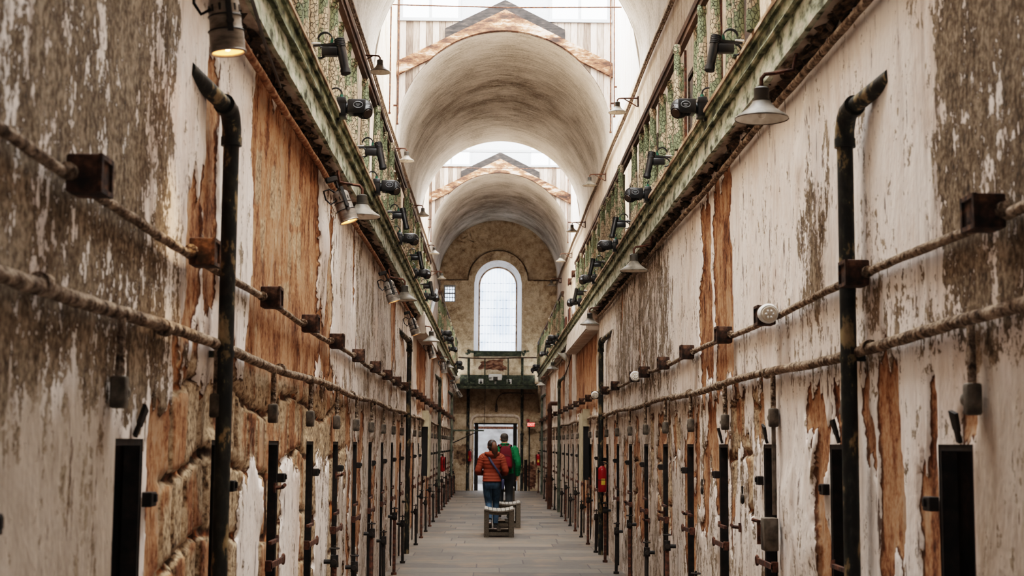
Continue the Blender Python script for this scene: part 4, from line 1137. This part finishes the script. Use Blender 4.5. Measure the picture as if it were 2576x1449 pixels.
rod(1.94, 40.9, 7.3, 10.9, 'rod with a crank right of the farther vault mouth', ((7.9,1),))
for y, z, lab in ((25.0, 9.28, 'thin iron tie rod spanning the nearer skylight well'), (39.6, 9.18, 'thin iron tie rod spanning the farther skylight well')):
    o = MB().tube([(x, y, z+.03*abs(x)/2) for x in lin(-XU, XU, 8)], .012, 6).build('tie_rod', M['rust'], None, True); tag(o, lab, 'rod', 'tie rods')
for y, z, lab in ((24.2, 9.30, 'pale cross beam at the top of the nearer skylight well'), (39.0, 9.55, 'pale cross beam at the top of the farther skylight well')):
    o = MB().box((0, y, z), (2*XU, .07, .07)).build('cross_beam', M['white_frame'], None); tag(o, lab, 'beam', 'cross beams')
# ------------------------------------------------------------------ benches
def bench(root, L=1.05, w=.52, h=.49):
    hw = w/2
    for sx in (-1, 1):
        for y in (.045, L-.045):
            MB().bbox((sx*(hw-.045), y, (h-.02)/2), (.088, .075, h-.02), .004).build('leg', M['bench'], root)
    dip = lambda x: -.042*(1-(x/hw)**2)
    n = 7; sw = w/n
    for k in range(n):
        x = -hw+sw*(k+.5); a = math.atan(2*.042*x/hw**2)
        MB().bbox((x, L/2, h-.006+dip(x)), (sw-.008, L, .028), .004, (0, -a, 0)).build('slat', M['bench_top'], root)
    for y in (.05, L-.05):
        b = MB(); xs = lin(-hw+.09, hw-.09, 10)
        strip(b, xs, lambda x: h-.075+dip(x)*.9, lambda x: h-.02+dip(x), y-.015, .03); b.build('apron', M['bench'], root)
        MB().bbox((0, y, .055), (w-.17, .03, .06), .003).build('stretcher', M['bench'], root)
    MB().bbox((0, L/2, .12), (.07, L-.1, .03), .003).build('long_rail', M['bench'], root)
root = thing('bench', 'nearest grey slatted bench standing end-on in the corridor', 'bench', (0,0,0), 0, 'slatted benches down the middle of the corridor')
bench(root); se = Series(root)
se.put((-.05, 25.3, 0), 'nearest grey slatted bench with a dipped seat, end-on in the corridor')
se.put((.12, 28.1, 0), 'second grey slatted bench, partly hidden behind the nearest one')
se.put((.16, 37.5, 0), 'farthest grey bench, glimpsed between the legs of the man in green')

# ------------------------------------------------------------------ fire extinguishers
root = thing('fire_extinguisher', '', 'fire extinguisher', (0,0,0), 0, 'red fire extinguishers')
MB().lathe([(.001,0),(.055,0),(.062,.01),(.062,.30),(.055,.335),(.03,.36),(.022,.37),(.001,.37)], 24).build('cylinder', M['red'], root, True)
MB().tube([(0,0,.365),(0,0,.41)], .018, 12).box((0,-.03,.415), (.02,.10,.014), (.2,0,0)).box((0,-.03,.395), (.02,.08,.012)).build('valve', M['black'], root, True)
MB().torus((.0,0,.17), .064, .005, 'Z', 24, 6).build('strap', M['black2'], root, True)
MB().tube([(.0,.01,.39),(.06,.0,.40),(.085,0,.34),(.08,0,.18),(.07,0,.08)], .010, 8).build('hose', M['cable'], root, True)
b = MB(); pts = []
vs = []; fs = []
for i, z in enumerate((.10,.19)):
    for k in range(7):
        a = -PI*.98 + PI*.3*k/6; vs.append((.0632*math.cos(a), .0632*math.sin(a), z))
for k in range(6): fs.append((k, k+1, 8+k, 7+k))
b._add(vs, fs); b.build('label_sticker', M['yellow'], root, True)
MB().box((0,.075,.2), (.05,.02,.3)).build('hanger', M['black2'], root)
se = Series(root)
se.put((W-.10, 20.9, .93), 'red fire extinguisher hung by the second drain pipe on the right wall', 1.2)
se.put((-(W-.10), 36.2, .92), 'red fire extinguisher hung past the third drain pipe on the left wall', -1.2)
se.put((W-.16, 47.2, .92), 'red fire extinguisher hung near the far right corner', 1.0)
se.put((-.93, YE-.16, 1.0), 'red fire extinguisher on the end wall left of the far doorway', 0)

# ------------------------------------------------------------------ tall cabinets on both walls
for s, y, lab in ((1, 25.0, 'tall shallow cream panel standing off the right wall, dark open side'), (-1, 27.2, 'tall shallow cream board standing off the left wall, dark open side')):
    t = thing('wall_cabinet', lab, 'cabinet', (s*W, y, .98), 0, 'tall cream cabinets on the side walls')
    MB().box((-s*.13,.35,.58), (.02,.9,1.16)).build('front_panel', M['cream'], t)
    MB().box((-s*.065,.35,.58), (.10,.86,1.12)).build('case', M['black2'], t)
    MB().box((-s*.07,-.105,1.08), (.12,.012,.30)).build('end_plate', M['cream'], t)
# ------------------------------------------------------------------ white duct boxes at the gallery gaps
for s, ya, yb, lab in ((1, 22.9, 29.2, 'white boxed-in duct below the right gallery at the gap in its railing'), (-1, 23.9, 29.0, 'white boxed-in duct below the left gallery at the gap in its railing')):
    t = thing('duct_box', lab, 'duct', (0,0,0), 0, 'white duct boxes under the galleries')
    b = MB()
    n = 4
    for k in range(n):
        y0 = ya+(yb-ya)*k/n; y1 = ya+(yb-ya)*(k+1)/n-.012
        b.box((s*(XG-.055), (y0+y1)/2, 3.60), (.02, y1-y0, .36), (0, s*.12, 0))
    b.build('front_board', M['duct'], t)
    b = MB()
    for k in range(n):
        y0 = ya+(yb-ya)*k/n; y1 = ya+(yb-ya)*(k+1)/n-.012
        b.box((s*(XG+.035), (y0+y1)/2, 3.415), (.20, y1-y0, .02), (0, 0, 0))
    b.build('underside', M['duct'], t)
    b = MB().box((s*(XG+.035), ya-.012, 3.56), (.20, .02, .31)); b.build('end_cap', M['duct'], t)
# brown slatted panels standing on the right gallery in the gap
root = thing('slatted_panel', '', 'panel', (0,0,0), 0, 'brown pierced panels on the right gallery')
b = MB()
for k in range(5): b.box((0, -.24+.12*k, .5), (.02,.062,1.0))
for k in range(9): b.box((0, 0, .02+.12*k), (.022,.55,.062))
b.build('grille', M['lattice'], root)
MB().box((0,-.29,.5), (.035,.03,1.02)).build('post', M['lattice'], root)
se = Series(root)
for k, (y, q) in enumerate(((27.9, .36), (29.3, .30), (30.7, .24))):
    se.put((XG-.01, y, 4.035), '%s brown pierced panel standing in the railing gap of the right gallery' % ('Tallest','Middle','Shortest')[k], None, (1,1,q))
o = MB().bbox((0,0,.1),(.05,.2,.2),.01).tube([(-.026,0,.1),(-.03,0,.1)], .05, 14).build('white_speaker', M['white'], None, True); o.location = (XG-.03, 27.3, 4.04); tag(o, 'small white box speaker at the foot of the brown panels', 'speaker')
# white brace on the left gallery gap
o = MB().tube([(-1.5,29.5,4.06),(-1.45,32.2,5.0)], .045, 4).build('white_brace', M['white_frame']); tag(o, 'white diagonal board bracing the far railing of the left gallery', 'board')
# cables along the right wall near the gap and a loose rod on the left
o = MB().tube([(1.47,30.2,3.5),(1.475,31.5,3.32),(1.478,33,3.2),(1.478,34.5,3.18)], .012, 6).build('loose_cable', M['rust'], None, True); tag(o, 'loose brown cable sagging on the right wall past the duct', 'cable')
o = MB().tube([(-1.30,6.3,3.62),(-1.36,7.2,3.60),(-1.40,8.0,3.585)], .009, 6).build('loose_cable', M['cable'], None, True); tag(o, 'black lead trailing along the pipe behind the nearest can spotlight', 'cable')
# rusty wall hooks and stubs low on the right wall
k = 0
for (y, z, s) in ((12.4,1.02,1),(14.2,.95,1),(9.9,1.05,1),(15.6,.8,1),(17.8,.9,1),(8.75,1.33,-1),(12.2,1.33,-1)):
    b = MB().tube([(0,0,0),(-s*.05,-.0,.005),(-s*.07,-.06,.02)], .012, 8).box((-s*.004,0,0),(.012,.05,.06))
    o = b.build('wall_hook', M['rust'], None, True); o.location = (s*(W-.005), y, z); k += 1
    tag(o, '%s small rusted hook low on the %s wall between cell doors' % (ORD[k-1].capitalize(), SIDE[s]), 'hook', 'small rusted hooks')
# ------------------------------------------------------------------ people
def skin_body(name, J, E, mat, parent=None):
    """J: {name: (pos, radius)}; E: edges by name; first joint is the root"""
    names = list(J); idx = {n: i for i, n in enumerate(names)}
    me = bpy.data.meshes.new(name); me.from_pydata([J[n][0] for n in names], [(idx[a], idx[b]) for a, b in E], [])
    o = bpy.data.objects.new(name, me); COL.objects.link(o)
    if parent: o.parent = parent
    mo = o.modifiers.new('Skin', 'SKIN'); mo.use_smooth_shade = True
    if not me.skin_vertices: 
        bm = bmesh.new(); bm.from_mesh(me); bm.verts.layers.skin.verify(); bm.to_mesh(me); bm.free()
    for n in names:
        v = me.skin_vertices[0].data[idx[n]]; r = J[n][1]
        v.radius = r if isinstance(r, tuple) else (r, r)
        v.use_root = (n == names[0])
    sb = o.modifiers.new('Subdivision', 'SUBSURF'); sb.levels = 2; sb.render_levels = 2
    me.materials.append(mat)
    return o
def hand(J, E, wrist, d, side, key):
    """five curled fingers; d = forearm direction"""
    w = Vector(wrist); d = Vector(d).normalized()
    lat = Vector((0,1,0)); lat = (lat - d*lat.dot(d)).normalized()
    inn = d.cross(lat)*(-side)
    J[key+'palm'] = (tuple(w+d*.055), (.030,.018)); E.append((key+'wrist', key+'palm'))
    for i, (o_, l) in enumerate(((.026,.062),(.009,.072),(-.009,.067),(-.025,.052))):
        a = w+d*.085+lat*o_; b = a+d*l*.5+inn*.008; c = b+d*l*.38+inn*.025
        for q, p in zip('abc', (a,b,c)): J[key+'f%d%s' % (i,q)] = (tuple(p), .0095 if q != 'c' else .008)
        E += [(key+'palm', key+'f%da' % i), (key+'f%da' % i, key+'f%db' % i), (key+'f%db' % i, key+'f%dc' % i)]
    a = w+d*.04+lat*.034; b = a+d*.03+lat*.018+inn*.012; c = b+d*.026+inn*.012
    for q, p in zip('abc', (a,b,c)): J[key+'t'+q] = (tuple(p), .011)
    E += [(key+'palm', key+'ta'), (key+'ta', key+'tb'), (key+'tb', key+'tc')]
def interp(pts, n):
    """resample polyline of (x,y,z,rx,ry) to n rings with smooth interpolation"""
    out = []
    for k in range(n):
        t = (len(pts)-1)*k/(n-1); i = min(int(t), len(pts)-2); f = t-i
        p0 = pts[max(0,i-1)]; p1 = pts[i]; p2 = pts[i+1]; p3 = pts[min(len(pts)-1,i+2)]
        out.append(tuple(.5*((2*b)+(-a+c)*f+(2*a-5*b+4*c-d)*f*f+(-a+3*b-3*c+d)*f**3) for a,b,c,d in zip(p0,p1,p2,p3)))
    return out
def quilt(t, n, amp=.035): return 1+amp*abs(math.sin(PI*n*t))**.6 - amp*.5
def torso(b, pts, rings, ridges, amp=.035, seg=32, p=.78):
    R = interp(pts, rings); vs = []; fs = []
    for i, (cx,cy,cz,rx,ry) in enumerate(R):
        q = quilt(i/(rings-1), ridges, amp) if ridges else 1
        for k in range(seg):
            a = 2*PI*k/seg; c, s_ = math.cos(a), math.sin(a)
            vs.append((cx+rx*q*math.copysign(abs(c)**p, c), cy+ry*q*math.copysign(abs(s_)**p, s_), cz))
    for i in range(rings-1):
        for k in range(seg): fs.append((i*seg+k, i*seg+(k+1)%seg, (i+1)*seg+(k+1)%seg, (i+1)*seg+k))
    fs += [tuple(reversed(range(seg))), tuple(range((rings-1)*seg, rings*seg))]
    b._add(vs, fs)
def limb(b, pts, rings, ridges, amp=.06, seg=18):
    """pts: (x,y,z,r) sleeve or trouser leg"""
    R = interp([p+(0,) for p in pts], rings)
    b.tube([r[:3] for r in R], [r[3]*(quilt(i/(rings-1), ridges, amp) if ridges else 1) for i, r in enumerate(R)], seg)

def person(kind):
    if kind == 'woman':
        H = 1.68
        root = thing('person', 'person with a ponytail in a rust orange quilted jacket and blue jeans, walking away', 'person', (-.18, 27.75, 0), .02)
        hipw, shw = .088, .165
        # feet: right foot planted, left foot pushing off behind
        LEG = {1: ((hipw,.0,.86),(hipw-.005,.10,.47),(hipw-.01,.02,.085),(hipw+.01,.17,.03)), -1: ((-hipw,.0,.86),(-hipw+.035,.02,.47),(-hipw+.045,-.30,.17),(-hipw+.05,-.22,.05))}
        ARM = {1: ((shw,-.01,1.36),(shw+.095,-.03,1.08),(shw-.01,.19,1.02)), -1: ((-shw,-.01,1.36),(-shw-.095,-.02,1.08),(-shw+.0,.20,1.04))}
        headc = (0,.02,1.555); nb = (0,-.005,1.40)
    else:
        H = 1.84
        root = thing('person', 'person with short grey-brown hair in a green quilted jacket and dark trousers, walking away', 'person', (.10, 31.5, 0), -.03)
        hipw, shw = .095, .20
        LEG = {1: ((hipw,.0,.95),(hipw,.06,.52),(hipw,-.04,.085),(hipw+.02,.12,.03)), -1: ((-hipw,.0,.95),(-hipw-.01,.16,.54),(-hipw-.02,.16,.09),(-hipw-.03,.32,.04))}
        ARM = {1: ((shw,0,1.50),(shw+.085,-.07,1.20),(shw+.075,.02,.94)), -1: ((-shw,0,1.50),(-shw-.06,.06,1.20),(-shw+.02,.24,1.06))}
        headc = (-.02,.03,1.715); nb = (0,0,1.53)
    k = H/1.75
    J = {}; E = []
    J['pelvis'] = ((0,0,LEG[1][0][2]+.04), (.13*k,.10*k))
    J['waist'] = ((0,0,LEG[1][0][2]+.20), (.115*k,.085*k)); J['chest'] = ((0,0,nb[2]-.16), (.14*k,.10*k)); J['neckbase'] = (nb, .06*k)
    J['neck'] = ((nb[0],nb[1]+.005,nb[2]+.05), .052*k)
    J['jaw'] = ((headc[0],headc[1]+.02,headc[2]-.06*k), (.062*k,.068*k)); J['skull'] = ((headc[0],headc[1],headc[2]+.015*k), (.078*k,.092*k)); J['crown'] = ((headc[0],headc[1]-.005,headc[2]+.07*k), (.06*k,.07*k))
    E += [('pelvis','waist'),('waist','chest'),('chest','neckbase'),('neckbase','neck'),('neck','jaw'),('jaw','skull'),('skull','crown')]
    tl = -1 if kind == 'man' else -.35      # which way the face is turned
    fd = Vector((tl*.5, 1, 0)).normalized()
    hc = Vector(headc)
    J['nose'] = (tuple(hc+fd*.108*k+Vector((0,0,-.015))), .013*k); E.append(('jaw','nose'))
    for s in (-1, 1):
        q = 'R' if s > 0 else 'L'
        h, kn, an, toe = LEG[s]
        J[q+'hip'] = (h, .085*k); J[q+'knee'] = (kn, .056*k); J[q+'calf'] = (tuple((Vector(kn)*.65+Vector(an)*.35)+Vector((0,-.012,0))), .053*k); J[q+'ankle'] = (an, .038*k); J[q+'toe'] = (toe, .03*k)
        E += [('pelvis',q+'hip'),(q+'hip',q+'knee'),(q+'knee',q+'calf'),(q+'calf',q+'ankle'),(q+'ankle',q+'toe')]
        sh, el, wr = ARM[s]
        J[q+'sh'] = (sh, .052*k); J[q+'el'] = (el, .04*k); J[q+'wrist'] = (wr, .027*k)
        E += [('chest',q+'sh'),(q+'sh',q+'el'),(q+'el',q+'wrist')]
        hand(J, E, wr, Vector(wr)-Vector(el), s, q)
    body = skin_body('body', J, E, M['skin'], root)
    # ears and eyes
    side = fd.cross(Vector((0,0,1)))
    b = MB()
    for s in (-1, 1): b.sphere(tuple(hc+side*s*.082*k+Vector((0,0,-.012))-fd*.0), (.014,.02,.034), 10)
    b.build('ears', M['skin'], root, True)
    b = MB()
    for s in (-1, 1): b.sphere(tuple(hc+fd*.084*k+side*s*.03*k+Vector((0,0,.01))), .012, 10)
    b.build('eyes', M['eye'], root, True)
    b = MB().sphere(tuple(hc+fd*.088*k+Vector((0,0,-.062*k))), (.024,.012,.007), 10); b.build('mouth', M['pack2'], root, True)
    hip = LEG[1][0][2]
    # trousers
    b = MB()
    torso(b, [(0,-.005,hip-.10,.155*k,.115*k),(0,-.012,hip-.02,.172*k,.132*k),(0,-.008,hip+.06,.168*k,.126*k),(0,0,hip+.17,.142*k,.105*k)], 14, 0)
    for s in (-1, 1):
        h, kn, an, toe = LEG[s]
        m = tuple((Vector(h)+Vector(kn))/2); m2 = tuple((Vector(kn)+Vector(an))/2+Vector((0,-.015,0)))
        r = (.098,.088,.066,.062,.052) if kind == 'woman' else (.105,.094,.078,.074,.074)
        limb(b, [(h[0]*.95,h[1],h[2]+.02,r[0]*k),m+(r[1]*k,),kn+(r[2]*k,),m2+(r[3]*k,),(an[0],an[1],an[2]+.02,r[4]*k)], 22, 0)
    tr = b.build('jeans' if kind == 'woman' else 'trousers', M['jeans'] if kind == 'woman' else M['trouser'], root, True)
    b = MB()
    for s in (-1, 1):
        b.tube([(s*.085*k, -.126*k, hip-.0), (s*.085*k, -.132*k, hip-.11)], .05*k, 4)
    # shoes
    for s in (-1, 1):
        h, kn, an, toe = LEG[s]; a = Vector(an); t_ = Vector(toe); d = (t_-a); 
        heel = a + Vector((0,-.05,-.045)) if s > 0 or kind == 'man' else a + Vector((0,-.055,.0))
        b = MB().tube([tuple(heel+Vector((0,-.0,.0))), tuple(heel*.6+t_*.4+Vector((0,0,.012))), tuple(t_), tuple(t_+Vector((0,.06,-.005)))], [.036*k,.046*k,.044*k,.022*k], 14, True, [1.1,.95,.7,.6])
        b.tube([(an[0],an[1],an[2]-.05),(an[0],an[1],an[2]+.03)], .044*k, 12)
        sh_ = b.build('shoe', M['shoe'], root, True)
        MB().tube([tuple(heel+Vector((0,-.02,-.028))), tuple(t_+Vector((0,.05,-.022)))], [.036*k,.032*k], 12, True, .25).build('sole', M['shoe_sole'], sh_, True)
    # jacket
    b = MB(); jm = M['orange'] if kind == 'woman' else M['green']
    if kind == 'woman':
        torso(b, [(0,-.01,hip+.03,.178,.142),(0,-.008,hip+.12,.168,.128),(0,0,hip+.24,.162,.118),(0,0,1.24,.185,.13),(0,0,1.34,.190,.12),(0,0,1.40,.145,.092),(0,.0,1.435,.085,.075)], 84, 11, .05)
    else:
        torso(b, [(0,-.01,hip+.02,.195,.145),(0,-.005,hip+.14,.188,.14),(0,0,hip+.30,.195,.135),(0,0,1.36,.222,.145),(0,0,1.47,.226,.13),(0,0,1.535,.165,.10),(0,.0,1.575,.085,.082),(0,.0,1.61,.082,.08)], 90, 13, .045)
    b.build('jacket', jm, root, True)
    for s in (-1, 1):
        sh, el, wr = ARM[s]; b = MB()
        m = tuple((Vector(sh)+Vector(el))/2); m2 = tuple((Vector(el)+Vector(wr))/2)
        r = (.078,.074,.066,.060,.046)
        limb(b, [(sh[0]-s*.045,sh[1],sh[2]+.015,r[0]*k*.85),(sh[0]+s*.015,sh[1],sh[2]-.03,r[0]*k),m+(r[1]*k,),el+(r[2]*k,),m2+(r[3]*k,),wr+(r[4]*k,)], 72, 13, .09)
        sl = b.build('sleeve', jm, root, True)
        MB().tube([tuple(Vector(wr)*1.0-(Vector(wr)-Vector(el)).normalized()*.02), tuple(Vector(wr)+(Vector(wr)-Vector(el)).normalized()*.012)], .046*k, 14).build('cuff', M['navy'] if kind == 'woman' else M['green'], sl, True)
    if kind == 'woman':
        # folded hood
        b = MB(); rr = []
        for j in range(29):
            a = -PI*.08 - PI*.84*j/28 if False else PI*1.0 + PI*(j/28)
            rr.append((.125*math.cos(a), -.01+.10*math.sin(a), 1.435-.035*abs(math.sin(a))))
        b.tube(rr, [.02+.034*math.sin(PI*j/28) for j in range(29)], 12); 
        b.sphere((0,-.085,1.405), (.105,.055,.065), 18)
        b.build('hood', M['orange'], root, True)
        # hair
        hx, hy, hz = headc
        b = MB().sphere((hx,hy-.012,hz+.035), (.090,.104,.098), 22).sphere((hx,hy-.045,hz-.02), (.078,.065,.075), 18); b.build('hair', M['hair_dark'], root, True)
        pts = [(hx+.025,hy-.105,hz+.055),(hx+.035,hy-.155,hz+.05),(hx+.045,hy-.165,hz-.02),(hx+.05,hy-.15,hz-.10),(hx+.052,hy-.135,hz-.18),(hx+.05,hy-.125,hz-.225)]
        R = interp([p+(r,) for p, r in zip(pts, (.032,.042,.06,.062,.045,.012))], 20)
        b = MB().tube([r[:3] for r in R], [r[3] for r in R], 16, True, .75); b.build('ponytail', M['hair_w'], root, True)
        MB().torus((hx+.028,hy-.118,hz+.055), .030, .010, 'Y', 16, 6).build('hair_tie', M['black2'], root, True)
        # shoulder strap and blue bag
        pts = [(-.10,.02,1.425),(-.075,-.10,1.38),(-.02,-.143,1.28),(.06,-.150,1.16),(.14,-.125,1.04),(.175,-.06,.965),(.19,.0,.93)]
        R = interp([p+(.016,) for p in pts], 24)
        MB().tube([r[:3] for r in R], .02, 8, True, .3, (0,-1,0)).build('bag_strap', M['navy'], root, True)
        MB().bbox((.21,.06,.84), (.06,.22,.20), .02).build('shoulder_bag', M['navy'], root, True)
    else:
        hx, hy, hz = headc
        b = MB().sphere((hx+.006,hy-.012,hz+.038), (.088,.106,.088), 22).sphere((hx+.008,hy-.04,hz-.02), (.076,.068,.07), 18); b.build('hair', M['hair_m'], root, True)
        b = MB().torus((0,0,1.60), .082, .02, 'Z', 24, 8); b.build('collar', M['green'], root, True)
        # backpack
        b = MB(); torso(b, [(.02,-.22,1.07,.135,.085),(.02,-.235,1.12,.152,.105),(.02,-.235,1.25,.150,.11),(.02,-.225,1.42,.132,.095),(.02,-.20,1.52,.10,.07),(.02,-.18,1.56,.05,.04)], 26, 0, .0, 28, .6)
        pk = b.build('backpack', M['pack'], root, True)
        b = MB(); torso(b, [(.02,-.30,1.09,.115,.05),(.02,-.325,1.14,.125,.055),(.02,-.32,1.28,.118,.05),(.02,-.30,1.34,.09,.035)], 18, 0, .0, 24, .6); b.build('front_pocket', M['pack2'], pk, True)
        pts = [(-.10,-.345,1.335),(.02,-.37,1.37),(.14,-.345,1.335)]
        MB().tube(interp_pts(pts, 10), .006, 6).build('zip', M['black2'], pk, True)
        MB().torus((.02,-.19,1.57), .03, .008, 'X', 14, 6).build('grab_handle', M['pack'], pk, True)
        for s in (-1, 1):
            pts = [(s*.085+.01,-.15,1.54),(s*.11,-.06,1.585),(s*.135,.05,1.56),(s*.14,.14,1.42),(s*.16,.12,1.26),(s*.17,-.02,1.16),(s*.13,-.15,1.13)]
            R = interp([p+(.02,) for p in pts], 26)
            MB().tube([r[:3] for r in R], .028, 8, True, .35, (0,0,1)).build('shoulder_strap', M['pack'], pk, True)
    return root
def interp_pts(pts, n): return [r[:3] for r in interp([p+(0,) for p in pts], n)]
person('woman'); person('man')
# ------------------------------------------------------------------ light, sky, camera
def area(name, loc, size, power, rot=(0,0,0), col=(1,1,1)):
    l = bpy.data.lights.new(name, 'AREA'); l.shape = 'RECTANGLE'; l.size = size[0]; l.size_y = size[1]
    l.energy = power; l.color = col
    o = bpy.data.objects.new(name, l); COL.objects.link(o); o.location = loc; o.rotation_euler = rot
    return o
LSKY = 15.0
for (a, c) in WELLS:
    area('skylight', (0, (a+c)/2, 10.98), (4.1, c-a), LSKY*PI*4.1*(c-a), (0,0,0), (1, .975, .935))
w = bpy.data.worlds.new('sky'); S.world = w; w.use_nodes = True
bg = w.node_tree.nodes['Background']; bg.inputs[0].default_value = (.90,.95,1,1); bg.inputs[1].default_value = 7.0
def spot(name, loc, target, power, size=70, col=(1,.62,.3), rad=.05):
    l = bpy.data.lights.new(name, 'SPOT'); l.energy = power; l.spot_size = math.radians(size); l.spot_blend = .6; l.color = col; l.shadow_soft_size = rad
    o = bpy.data.objects.new(name, l); COL.objects.link(o); o.location = loc
    o.rotation_euler = (Vector(target)-Vector(loc)).to_track_quat('-Z', 'Y').to_euler()
    return o
for (p, q, e) in CANS_LIGHT: spot('can_beam', p, q, e)

cy = S.cycles
cy.max_bounces = 4; cy.diffuse_bounces = 3; cy.glossy_bounces = 2; cy.transmission_bounces = 2; cy.transparent_max_bounces = 6
cy.caustics_reflective = False; cy.caustics_refractive = False
cy.use_adaptive_sampling = True; cy.adaptive_threshold = .1; cy.adaptive_min_samples = 12
cy.sample_clamp_indirect = 6
cam = bpy.data.cameras.new('camera'); co = bpy.data.objects.new('camera', cam); COL.objects.link(co); S.camera = co
PITCH, YAW, ROLL = .10717, .01363, .00712
co.location = (-.2, 0, 1.6)
co.rotation_mode = 'QUATERNION'
co.rotation_quaternion = (Matrix.Rotation(-YAW, 3, 'Z') @ Matrix.Rotation(PI/2+PITCH, 3, 'X') @ Matrix.Rotation(ROLL, 3, 'Z')).to_quaternion()
cam.sensor_width = 36; cam.lens = 3650/2576*36
cam.clip_start = .05; cam.clip_end = 300
cam.dof.use_dof = True; cam.dof.focus_distance = 15; cam.dof.aperture_fstop = 4.5
S.view_settings.view_transform = VIEW
try: S.view_settings.look = LOOK
except Exception: pass
S.view_settings.exposure = EXPO
S.view_settings.gamma = 1.0
